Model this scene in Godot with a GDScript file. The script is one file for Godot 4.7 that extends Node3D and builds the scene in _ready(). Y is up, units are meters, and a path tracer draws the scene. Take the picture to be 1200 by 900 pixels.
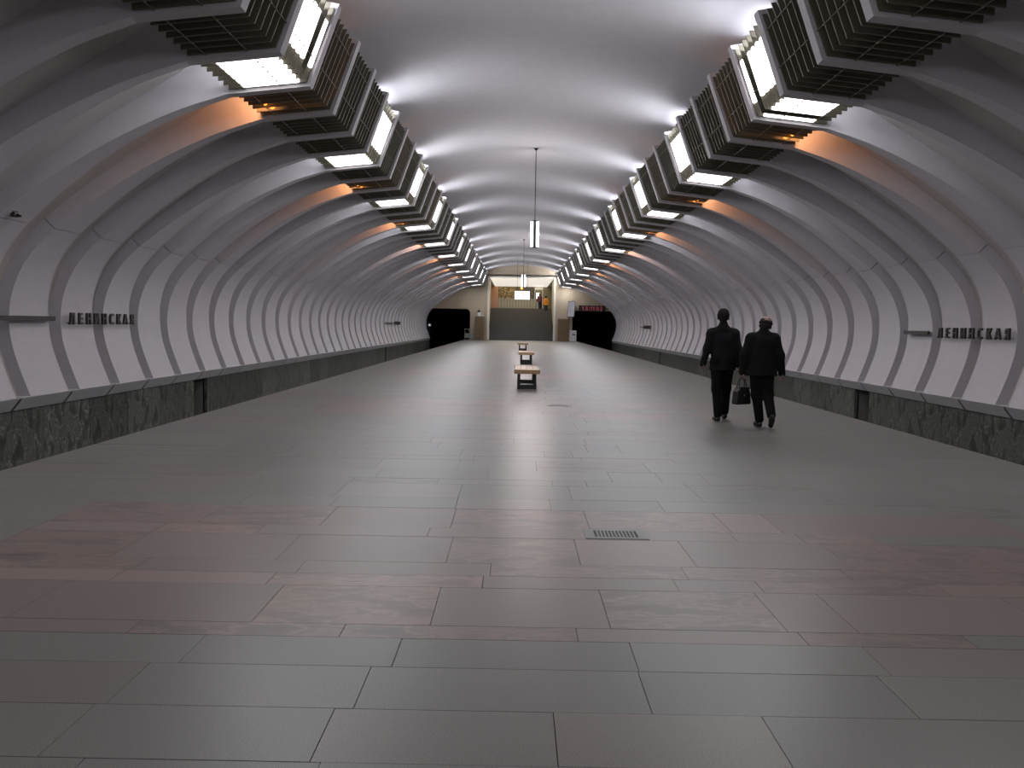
extends Node3D

# ---------------------------------------------------------------- measures
const BAY := 1.65          # spacing of the ribs along the station
const Z0 := 11.85          # distance of rib 0 from the camera
const K0 := -8            # first rib, behind the camera
const K1 := 42             # last rib, at the end wall
const ZEND := 81.2
const ZBACK := -3.6        # (behind the camera, as a distance)
const EDGE := 5.39         # half width of the platform
const FRAME_W := 0.2       # width of a rib where it frames the grilles
const LIT_LEFT := [-4, 0, 4, 8, 12, 16, 20, 24, 28, 32, 36, 40]
const LIT_RIGHT := [-3, 1, 5, 9, 13, 17, 21, 25, 29, 33, 37, 41]
const WARM_LEFT := [-4, 1, 6, 11, 16, 21, 26, 31, 36]
const WARM_RIGHT := [-3, 2, 7, 12, 17, 22, 27, 32, 37]
const PANEL_ENERGY := 4.0
const UP_ENERGY := 11.0
const CHANNEL_ENERGY := 0.7
const BULB_ENERGY := 0.62
const PENDANT_ENERGY := 4.0
const HALL_ENERGY := 8.0

var rng := RandomNumberGenerator.new()
var names := {}
var M := {}
var inner: Array[Vector2] = []    # inner face of a rib, from foot to grille (|x|, y)
var outer: Array[Vector2] = []    # the recessed channel behind it
var half: Array[float] = []       # half the width of the rib there


func _ready() -> void:
	rng.seed = 20050
	camera_and_air()
	materials()
	profiles()
	floor_and_track()
	walls()
	end_wall()
	stair_hall()
	grilles()
	pendants()
	signs()
	benches()
	floor_grate()
	end_furniture()
	people()


func camera_and_air() -> void:
	var cam := Camera3D.new()
	cam.name = "camera"
	cam.fov = rad_to_deg(2.0 * atan(0.45))
	cam.near = 0.05
	cam.far = 300.0
	cam.transform = Transform3D(Basis(Vector3.UP, 0.0047) * Basis(Vector3.RIGHT, -0.0695) * Basis(Vector3.BACK, 0.0167), Vector3(-0.3926, 1.5, 0.0))
	add_child(cam)
	cam.current = true
	var e := Environment.new()
	e.background_mode = Environment.BG_COLOR
	e.background_color = Color.BLACK
	e.tonemap_mode = Environment.TONE_MAPPER_LINEAR
	e.tonemap_exposure = 1.24
	e.sdfgi_enabled = true
	e.ssao_enabled = true
	e.ssil_enabled = true
	var w := WorldEnvironment.new()
	w.name = "air"
	w.environment = e
	add_child(w)


# ---------------------------------------------------------------- names and tags
func numbered(n: String) -> String:
	var c: int = names.get(n, 0)
	names[n] = c + 1
	return n if c == 0 else "%s_%03d" % [n, c]


func tag(o: Node3D, label: String, category: String, group := "", kind := "") -> Node3D:
	o.set_meta("label", label)
	o.set_meta("category", category)
	if group:
		o.set_meta("group", group)
	if kind:
		o.set_meta("kind", kind)
	return o


func thing(n: String, at := Vector3.ZERO, turn := 0.0) -> Node3D:
	var o := Node3D.new()
	o.name = numbered(n)
	o.position = at
	o.rotation.y = turn
	add_child(o)
	return o


func put(n: String, mesh: Mesh, m: Material, parent: Node3D = null, at := Vector3.ZERO) -> MeshInstance3D:
	var o := MeshInstance3D.new()
	o.mesh = mesh
	o.material_override = m
	o.position = at
	if parent == null:
		o.name = numbered(n)
		add_child(o)
	else:
		var c: int = parent.get_meta("n_" + n, 0) if parent.has_meta("n_" + n) else 0
		parent.set_meta("n_" + n, c + 1)
		o.name = n if c == 0 else "%s_%03d" % [n, c]
		parent.add_child(o, true)
	return o


# ---------------------------------------------------------------- shapes
func new_st() -> SurfaceTool:
	var st := SurfaceTool.new()
	st.begin(Mesh.PRIMITIVE_TRIANGLES)
	return st


func tri_n(st: SurfaceTool, a: Vector3, b: Vector3, c: Vector3, na: Vector3, nb: Vector3, nc: Vector3) -> void:
	# front faces run clockwise
	if (b - a).cross(c - a).dot(na + nb + nc) > 0.0:
		st.set_normal(na); st.add_vertex(a)
		st.set_normal(nc); st.add_vertex(c)
		st.set_normal(nb); st.add_vertex(b)
	else:
		st.set_normal(na); st.add_vertex(a)
		st.set_normal(nb); st.add_vertex(b)
		st.set_normal(nc); st.add_vertex(c)


func tri(st: SurfaceTool, a: Vector3, b: Vector3, c: Vector3, out: Vector3) -> void:
	var n := (b - a).cross(c - a)
	if n.length_squared() < 1e-14:
		return
	n = n.normalized()
	if n.dot(out) < 0.0:
		n = -n
	tri_n(st, a, b, c, n, n, n)


func quad(st: SurfaceTool, a: Vector3, b: Vector3, c: Vector3, d: Vector3, out: Vector3) -> void:
	tri(st, a, b, c, out)
	tri(st, a, c, d, out)


func box(st: SurfaceTool, c: Vector3, s: Vector3, b := Basis.IDENTITY) -> void:
	var h := s * 0.5
	for ax in 3:
		for sg: float in [-1.0, 1.0]:
			var n := Vector3.ZERO; n[ax] = sg
			var u := Vector3.ZERO; u[(ax + 1) % 3] = h[(ax + 1) % 3]
			var v := Vector3.ZERO; v[(ax + 2) % 3] = h[(ax + 2) % 3]
			var o := n * h[ax]
			quad(st, c + b * (o - u - v), c + b * (o + u - v), c + b * (o + u + v), c + b * (o - u + v), b * n)


# a box with chamfered edges
func bbox(st: SurfaceTool, c: Vector3, s: Vector3, r: float, b := Basis.IDENTITY) -> void:
	var h := s * 0.5
	var i := h - Vector3(r, r, r)
	for ax in 3:
		var a1 := (ax + 1) % 3
		var a2 := (ax + 2) % 3
		for sg: float in [-1.0, 1.0]:
			var n := Vector3.ZERO; n[ax] = sg
			var u := Vector3.ZERO; u[a1] = i[a1]
			var v := Vector3.ZERO; v[a2] = i[a2]
			var o := n * h[ax]
			quad(st, c + b * (o - u - v), c + b * (o + u - v), c + b * (o + u + v), c + b * (o - u + v), b * n)
			for sh: float in [-1.0, 1.0]:
				var m := Vector3.ZERO; m[a1] = sh
				var p := n * h[ax] + m * i[a1]
				var q := n * i[ax] + m * h[a1]
				quad(st, c + b * (p - v), c + b * (p + v), c + b * (q + v), c + b * (q - v), b * (n + m))
	for sx: float in [-1.0, 1.0]:
		for sy: float in [-1.0, 1.0]:
			for sz: float in [-1.0, 1.0]:
				var g := Vector3(sx, sy, sz)
				tri(st, c + b * (g * Vector3(h.x, i.y, i.z)), c + b * (g * Vector3(i.x, h.y, i.z)), c + b * (g * Vector3(i.x, i.y, h.z)), b * g)


func tube(st: SurfaceTool, a: Vector3, c: Vector3, r0: float, r1 := -1.0, sides := 10, caps := true) -> void:
	if r1 < 0.0:
		r1 = r0
	var d := (c - a).normalized()
	var u := d.cross(Vector3.RIGHT if absf(d.x) < 0.8 else Vector3.UP).normalized()
	var v := d.cross(u)
	for i in sides:
		var p := TAU * i / sides
		var q := TAU * (i + 1) / sides
		var n0 := u * cos(p) + v * sin(p)
		var n1 := u * cos(q) + v * sin(q)
		tri_n(st, a + n0 * r0, a + n1 * r0, c + n1 * r1, n0, n1, n1)
		tri_n(st, a + n0 * r0, c + n1 * r1, c + n0 * r1, n0, n1, n0)
		if caps:
			tri(st, a, a + n0 * r0, a + n1 * r0, -d)
			tri(st, c, c + n0 * r1, c + n1 * r1, d)


# profile of (radius, height) turned round the y axis at c
func lathe(st: SurfaceTool, c: Vector3, prof: Array, sides := 20) -> void:
	for i in prof.size() - 1:
		var p: Vector2 = prof[i]
		var q: Vector2 = prof[i + 1]
		var t := (q - p)
		var nn := Vector2(t.y, -t.x).normalized()
		for k in sides:
			var a0 := TAU * k / sides
			var a1 := TAU * (k + 1) / sides
			var e0 := Vector3(cos(a0), 0, sin(a0))
			var e1 := Vector3(cos(a1), 0, sin(a1))
			var n0 := e0 * nn.x + Vector3.UP * nn.y
			var n1 := e1 * nn.x + Vector3.UP * nn.y
			var A := c + e0 * p.x + Vector3.UP * p.y
			var B := c + e1 * p.x + Vector3.UP * p.y
			var C := c + e1 * q.x + Vector3.UP * q.y
			var D := c + e0 * q.x + Vector3.UP * q.y
			if p.x > 1e-5:
				tri_n(st, A, B, C, n0, n1, n1)
			if q.x > 1e-5:
				tri_n(st, A, C, D, n0, n1, n0)


# a polygon in the xy plane between z0 and z1
func extrude(st: SurfaceTool, poly: PackedVector2Array, z0: float, z1: float) -> void:
	var idx := Geometry2D.triangulate_polygon(poly)
	for i in range(0, idx.size(), 3):
		var a := poly[idx[i]]
		var b := poly[idx[i + 1]]
		var c := poly[idx[i + 2]]
		tri(st, Vector3(a.x, a.y, z0), Vector3(b.x, b.y, z0), Vector3(c.x, c.y, z0), Vector3(0, 0, z0 - z1))
		tri(st, Vector3(a.x, a.y, z1), Vector3(b.x, b.y, z1), Vector3(c.x, c.y, z1), Vector3(0, 0, z1 - z0))
	var cw := Geometry2D.is_polygon_clockwise(poly)
	for i in poly.size():
		var a := poly[i]
		var b := poly[(i + 1) % poly.size()]
		var n := Vector3(b.y - a.y, a.x - b.x, 0)   # right of a->b
		if cw == true:
			n = n   # decided below by a probe
		var mid := (a + b) * 0.5 + Vector2(n.x, n.y).normalized() * 0.0005
		if Geometry2D.is_point_in_polygon(mid, poly):
			n = -n
		quad(st, Vector3(a.x, a.y, z0), Vector3(b.x, b.y, z0), Vector3(b.x, b.y, z1), Vector3(a.x, a.y, z1), n)


# a band with thickness: inside line and outside line in the xy plane, from z0 to z1; seen from inside
func band(st: SurfaceTool, ins: Array, outs: Array, z0: float, z1: float) -> void:
	var n := ins.size()
	var ni: Array[Vector3] = []
	for i in n:
		var t: Vector2 = ins[mini(i + 1, n - 1)] - ins[maxi(i - 1, 0)]
		var g := Vector3(t.y, -t.x, 0).normalized()
		var away: Vector2 = outs[i] - ins[i]
		if g.x * away.x + g.y * away.y > 0.0:
			g = -g
		ni.append(g)
	for i in n - 1:
		var a: Vector2 = ins[i]
		var b: Vector2 = ins[i + 1]
		var c: Vector2 = outs[i + 1]
		var d: Vector2 = outs[i]
		tri_n(st, Vector3(a.x, a.y, z0), Vector3(b.x, b.y, z0), Vector3(b.x, b.y, z1), ni[i], ni[i + 1], ni[i + 1])
		tri_n(st, Vector3(a.x, a.y, z0), Vector3(b.x, b.y, z1), Vector3(a.x, a.y, z1), ni[i], ni[i + 1], ni[i])
		quad(st, Vector3(c.x, c.y, z0), Vector3(d.x, d.y, z0), Vector3(d.x, d.y, z1), Vector3(c.x, c.y, z1), -ni[i])
		for z: float in [z0, z1]:
			quad(st, Vector3(a.x, a.y, z), Vector3(b.x, b.y, z), Vector3(c.x, c.y, z), Vector3(d.x, d.y, z), Vector3(0, 0, z - (z0 + z1) * 0.5))
	for i: int in [0, n - 1]:
		var a: Vector2 = ins[i]
		var d: Vector2 = outs[i]
		var m: Vector2 = ins[1 if i == 0 else n - 2]
		quad(st, Vector3(a.x, a.y, z0), Vector3(d.x, d.y, z0), Vector3(d.x, d.y, z1), Vector3(a.x, a.y, z1), Vector3(a.x - m.x, a.y - m.y, 0))


func smooth(pts: Array, n: int) -> Array[Vector2]:
	var r: Array[Vector2] = []
	for i in pts.size() - 1:
		var p0: Vector2 = pts[maxi(i - 1, 0)]
		var p1: Vector2 = pts[i]
		var p2: Vector2 = pts[i + 1]
		var p3: Vector2 = pts[mini(i + 2, pts.size() - 1)]
		for k in n:
			r.append(p1.cubic_interpolate(p2, p0, p3, float(k) / n))
	r.append(pts[-1])
	return r


# ---------------------------------------------------------------- materials
func mat(n: String, c: Color, rough: float, metal := 0.0) -> StandardMaterial3D:
	var m := StandardMaterial3D.new()
	m.resource_name = n
	m.albedo_color = c.linear_to_srgb()
	m.roughness = rough
	m.metallic = metal
	M[n] = m
	return m


func noise(freq: float, kind := FastNoiseLite.TYPE_SIMPLEX_SMOOTH, oct := 4, warp := 0.0, sd := 1) -> FastNoiseLite:
	var f := FastNoiseLite.new()
	f.noise_type = kind
	f.frequency = freq
	f.fractal_octaves = oct
	f.seed = sd
	if warp > 0.0:
		f.domain_warp_enabled = true
		f.domain_warp_amplitude = warp
		f.domain_warp_frequency = freq * 0.8
	return f


func ntex(f: FastNoiseLite, stops: Array, size := 512, normal := false, bump := 4.0) -> NoiseTexture2D:
	var t := NoiseTexture2D.new()
	t.width = size
	t.height = size
	t.seamless = true
	t.noise = f
	if normal:
		t.as_normal_map = true
		t.bump_strength = bump
	elif stops.size():
		var g := Gradient.new()
		g.offsets = PackedFloat32Array(stops.map(func(s): return s[0]))
		g.colors = PackedColorArray(stops.map(func(s): return s[1]))
		t.color_ramp = g
	return t


func tri_tex(m: StandardMaterial3D, t: Texture2D, per_metre: float, world := true, stretch := Vector3.ONE) -> void:
	m.albedo_texture = t
	m.uv1_triplanar = true
	m.uv1_world_triplanar = world
	m.uv1_scale = Vector3.ONE * per_metre * stretch


func grey(v: float) -> Color:
	return Color(v, v, v)


func materials() -> void:
	# painted shell of the vault: faint mottling of the paint
	var mott := ntex(noise(0.012, FastNoiseLite.TYPE_SIMPLEX_SMOOTH, 5, 0.0, 3), [[0.0, grey(0.965)], [0.5, grey(0.985)], [1.0, grey(1.0)]], 512)
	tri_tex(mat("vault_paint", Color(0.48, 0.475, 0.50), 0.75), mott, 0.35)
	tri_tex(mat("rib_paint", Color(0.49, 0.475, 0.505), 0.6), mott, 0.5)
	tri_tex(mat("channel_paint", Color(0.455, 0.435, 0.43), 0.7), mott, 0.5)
	tri_tex(mat("ledge_paint", Color(0.54, 0.545, 0.56), 0.6), mott, 0.6)
	# granite of the platform: vertex colour times speckle, and a streaked kind for the veined slabs
	var speck := ntex(noise(0.09, FastNoiseLite.TYPE_SIMPLEX, 4, 0.0, 11), [[0.0, grey(0.62)], [0.45, grey(0.86)], [0.6, grey(0.95)], [1.0, grey(1.0)]], 1024)
	var g := mat("granite", Color.WHITE, 0.37)
	g.vertex_color_use_as_albedo = true
	tri_tex(g, speck, 1.7)
	g.normal_enabled = true
	g.normal_texture = ntex(noise(0.05, FastNoiseLite.TYPE_SIMPLEX, 3, 0.0, 5), [], 512, true, 1.2)
	g.normal_scale = 0.05
	var vein := ntex(noise(0.006, FastNoiseLite.TYPE_SIMPLEX_SMOOTH, 5, 60.0, 21), [[0.0, grey(0.74)], [0.38, grey(0.82)], [0.47, Color(1.0, 0.96, 0.93)], [0.53, grey(0.82)], [0.7, Color(0.95, 0.91, 0.89)], [1.0, grey(0.77)]], 1024)
	var gv := mat("veined_granite", Color.WHITE, 0.37)
	gv.vertex_color_use_as_albedo = true
	tri_tex(gv, vein, 0.42, true, Vector3(0.6, 1.0, 1.6))
	gv.normal_enabled = true
	gv.normal_texture = g.normal_texture
	gv.normal_scale = 0.05
	mat("mortar", Color(0.06, 0.058, 0.056), 0.9)
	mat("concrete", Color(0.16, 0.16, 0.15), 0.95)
	# dark marble with pale slanting veins
	var mv := ntex(noise(0.007, FastNoiseLite.TYPE_SIMPLEX, 5, 45.0, 8), [[0.0, grey(0.36)], [0.30, grey(0.5)], [0.44, grey(0.62)], [0.485, Color(1.0, 1.0, 0.96)], [0.5, grey(0.6)], [0.62, grey(0.5)], [0.66, grey(0.85)], [0.69, grey(0.55)], [1.0, grey(0.7)]], 1024)
	var mb := mat("marble", Color.WHITE, 0.3)
	mb.vertex_color_use_as_albedo = true
	tri_tex(mb, mv, 0.33, true, Vector3(1.0, 0.55, 1.1))
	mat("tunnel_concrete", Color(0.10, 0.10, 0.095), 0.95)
	# grilles
	mat("fin_metal", Color(0.105, 0.098, 0.070), 0.5, 0.2)
	mat("rod_metal", Color(0.16, 0.155, 0.125), 0.45, 0.4)
	mat("fitting_metal", Color(0.35, 0.35, 0.34), 0.5, 0.2)
	var d := mat("diffuser_glow", Color(0.8, 0.8, 0.8), 0.5)
	d.emission_enabled = true
	d.emission = Color(1.0, 0.98, 0.97)
	d.emission_energy_multiplier = 3.2
	var b := mat("bulb_glow", Color(0.9, 0.6, 0.3), 0.3)
	b.emission_enabled = true
	b.emission = Color(1.0, 0.55, 0.16)
	b.emission_energy_multiplier = 2.6
	var p := mat("tube_glow", Color(0.8, 0.8, 0.8), 0.4)
	p.emission_enabled = true
	p.emission = Color(1.0, 0.97, 0.98)
	p.emission_energy_multiplier = 1.7
	var os := mat("opal_sign", Color(0.8, 0.79, 0.8), 0.5)
	os.emission_enabled = true
	os.emission = Color(1.0, 0.95, 0.97)
	os.emission_energy_multiplier = 1.1
	var op := mat("opal_glow", Color(0.8, 0.8, 0.78), 0.5)
	op.emission_enabled = true
	op.emission = Color(1.0, 0.97, 0.92)
	op.emission_energy_multiplier = 0.6
	mat("dark_metal", Color(0.018, 0.019, 0.02), 0.4, 0.4)
	mat("sign_metal", Color(0.03, 0.03, 0.026), 0.45, 0.3)
	# benches: pale varnished planks
	var grain := ntex(noise(0.02, FastNoiseLite.TYPE_SIMPLEX_SMOOTH, 4, 12.0, 31), [[0.0, Color(0.7, 0.66, 0.6)], [0.5, Color(0.95, 0.93, 0.9)], [1.0, Color(1, 1, 1)]], 512)
	tri_tex(mat("bench_wood", Color(0.47, 0.33, 0.20), 0.4), grain, 1.2, false, Vector3(6.0, 6.0, 0.5))
	mat("bench_leg", Color(0.018, 0.02, 0.019), 0.45, 0.2)
	mat("grate_metal", Color(0.20, 0.21, 0.20), 0.5, 0.3)
	# end wall
	tri_tex(mat("end_tile", Color(0.44, 0.365, 0.265), 0.55), mott, 0.8)
	mat("white_trim", Color(0.62, 0.58, 0.50), 0.5)
	tri_tex(mat("door_wood", Color(0.16, 0.105, 0.05), 0.5), grain, 1.0, false, Vector3(5.0, 0.6, 5.0))
	mat("cabinet_white", Color(0.55, 0.55, 0.55), 0.5)
	mat("booth_brown", Color(0.14, 0.105, 0.075), 0.5)
	mat("mirror", Color(0.75, 0.76, 0.78), 0.05, 1.0)
	mat("stair_stone", Color(0.075, 0.073, 0.066), 0.6)
	mat("hall_white", Color(0.75, 0.74, 0.70), 0.6)
	mat("hall_salmon", Color(0.55, 0.28, 0.17), 0.6)
	mat("hall_olive", Color(0.22, 0.19, 0.11), 0.6)
	mat("balustrade", Color(0.36, 0.34, 0.28), 0.5)
	var r := mat("digit_red", Color(0.3, 0.02, 0.03), 0.5)
	r.emission_enabled = true
	r.emission = Color(0.95, 0.5, 0.55)
	r.emission_energy_multiplier = 0.10
	# people
	mat("skin", Color(0.24, 0.145, 0.11), 0.55)
	mat("hair_dark", Color(0.015, 0.013, 0.011), 0.6)
	mat("hair_grey", Color(0.024, 0.022, 0.020), 0.6)
	var cloth := ntex(noise(0.2, FastNoiseLite.TYPE_SIMPLEX, 2, 0.0, 77), [[0.0, grey(0.75)], [1.0, grey(1.0)]], 256)
	tri_tex(mat("suit_cloth", Color(0.014, 0.0145, 0.0165), 0.9), cloth, 4.0, false)
	tri_tex(mat("coat_cloth", Color(0.009, 0.0095, 0.009), 0.9), cloth, 4.0, false)
	tri_tex(mat("trouser_cloth", Color(0.007, 0.007, 0.0075), 0.9), cloth, 4.0, false)
	for n: String in ["suit_cloth", "coat_cloth", "trouser_cloth", "hair_dark", "hair_grey"]:
		M[n].metallic_specular = 0.3
		M[n].roughness = 0.95
	mat("shoe_leather", Color(0.008, 0.0075, 0.007), 0.6)
	mat("bag_leather", Color(0.010, 0.010, 0.011), 0.4)
	mat("orange_cloth", Color(0.62, 0.24, 0.03), 0.8)
	mat("blue_cloth", Color(0.03, 0.035, 0.06), 0.9)
	mat("pink_cloth", Color(0.12, 0.03, 0.04), 0.8)


# ---------------------------------------------------------------- the vault's section
func profiles() -> void:
	var pi: Array = [Vector2(8.62, 0.13), Vector2(8.80, 0.6), Vector2(8.93, 1.05), Vector2(8.97, 1.5), Vector2(8.92, 1.95), Vector2(8.74, 2.42), Vector2(8.42, 2.86), Vector2(7.98, 3.28), Vector2(7.46, 3.70), Vector2(6.86, 4.10), Vector2(6.25, 4.44), Vector2(5.62, 4.73), Vector2(4.92, 4.97)]
	var po: Array = [Vector2(8.84, 0.13), Vector2(9.02, 0.6), Vector2(9.15, 1.05), Vector2(9.19, 1.5), Vector2(9.14, 1.99), Vector2(8.95, 2.53), Vector2(8.60, 3.02), Vector2(8.14, 3.49), Vector2(7.60, 3.95), Vector2(7.00, 4.40), Vector2(6.40, 4.80), Vector2(5.80, 5.18), Vector2(5.10, 5.62)]
	for i in pi.size():
		var grow := 0.085 * smoothstep(2.6, 1.2, absf(pi[i].y - 1.3))
		pi[i].x += grow
		po[i].x += grow
	inner = smooth(pi, 3)
	outer = smooth(po, 3)
	var total := 0.0
	for i in range(1, inner.size()):
		total += inner[i].distance_to(inner[i - 1])
	var s := 0.0
	for i in inner.size():
		if i > 0:
			s += inner[i].distance_to(inner[i - 1])
		var gap := lerpf(0.42, BAY - FRAME_W, ease_in(maxf(0.0, s - 1.35) / (total - 1.35)))
		half.append((BAY - gap) * 0.5)


func ease_in(t: float) -> float:
	return t + 0.75 * t * t * (1.0 - t)


const CORNER := Vector2(3.645, 5.108)
const TOP := Vector2(3.194, 6.345)
const VAULT := [Vector2(5.10, 5.62), Vector2(4.6, 5.97), Vector2(4.0, 6.31), Vector2(3.2, 6.59), Vector2(2.1, 6.88), Vector2(1.05, 7.04), Vector2(0, 7.09)]


func zk(k: float) -> float:
	return -(Z0 + BAY * k)


# pieces of a rib between profile stations i0 and i1; local z = 0 at the rib's middle
func rib_mesh(s: float, i0: int, i1: int, with_frame: bool) -> ArrayMesh:
	var st := new_st()
	var ins: Array[Vector2] = []
	var outs: Array[Vector2] = []
	var hs: Array[float] = []
	for i in range(i0, i1 + 1):
		ins.append(inner[i]); outs.append(outer[i]); hs.append(half[i])
	var n := ins.size()
	var nn: Array[Vector3] = []
	for i in n:
		var t: Vector2 = inner[mini(i0 + i + 1, inner.size() - 1)] - inner[maxi(i0 + i - 1, 0)]
		var g := Vector3(-t.y, t.x, 0).normalized()
		if g.x > 0.0 and ins[i].y < 2.0 or g.y > 0.0 and ins[i].y > 3.0:
			g = -g
		if absf(ins[i].y - 2.5) <= 0.5 and g.x > 0.0:
			g = -g
		nn.append(Vector3(g.x * s, g.y, 0))
	for i in n - 1:
		var a := ins[i]; var b := ins[i + 1]; var c := outs[i + 1]; var d := outs[i]
		var ha := hs[i]; var hb := hs[i + 1]
		var A0 := Vector3(a.x * s, a.y, -ha); var A1 := Vector3(a.x * s, a.y, ha)
		var B0 := Vector3(b.x * s, b.y, -hb); var B1 := Vector3(b.x * s, b.y, hb)
		tri_n(st, A0, A1, B1, nn[i], nn[i], nn[i + 1])
		tri_n(st, A0, B1, B0, nn[i], nn[i + 1], nn[i + 1])
		for q: float in [-1.0, 1.0]:
			quad(st, Vector3(a.x * s, a.y, ha * q), Vector3(b.x * s, b.y, hb * q), Vector3(c.x * s, c.y, hb * q), Vector3(d.x * s, d.y, ha * q), Vector3(0, 0, q))
	for i: int in [0, n - 1]:
		if i == n - 1 and with_frame:
			continue
		var a := ins[i]; var d := outs[i]; var m := ins[1 if i == 0 else n - 2]
		quad(st, Vector3(a.x * s, a.y, -hs[i]), Vector3(a.x * s, a.y, hs[i]), Vector3(d.x * s, d.y, hs[i]), Vector3(d.x * s, d.y, -hs[i]), Vector3((a.x - m.x) * s, a.y - m.y, 0))
	if with_frame:
		var p: Vector2 = ins[-1]
		var o: Vector2 = outs[-1]
		var poly := PackedVector2Array()
		for v: Vector2 in [p, CORNER, TOP, Vector2(3.28, 6.36), Vector2(3.6, 6.42), Vector2(3.85, 6.39), Vector2(4.0, 6.32), Vector2(4.6, 5.98), o + Vector2(0.01, 0.01)]:
			poly.append(Vector2(v.x * s, v.y))
		extrude(st, poly, -FRAME_W * 0.5, FRAME_W * 0.5)
	return st.commit()


func mirror(a: Array, s: float) -> Array:
	return a.map(func(v): return Vector2(v.x * s, v.y))


func offset_out(a: Array, t: float) -> Array:
	var r := []
	for i in a.size():
		var d: Vector2 = a[mini(i + 1, a.size() - 1)] - a[maxi(i - 1, 0)]
		var n := Vector2(d.y, -d.x).normalized()
		if n.dot(a[i] - Vector2(0, 2.0)) < 0.0:
			n = -n
		r.append(a[i] + n * t)
	return r


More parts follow.
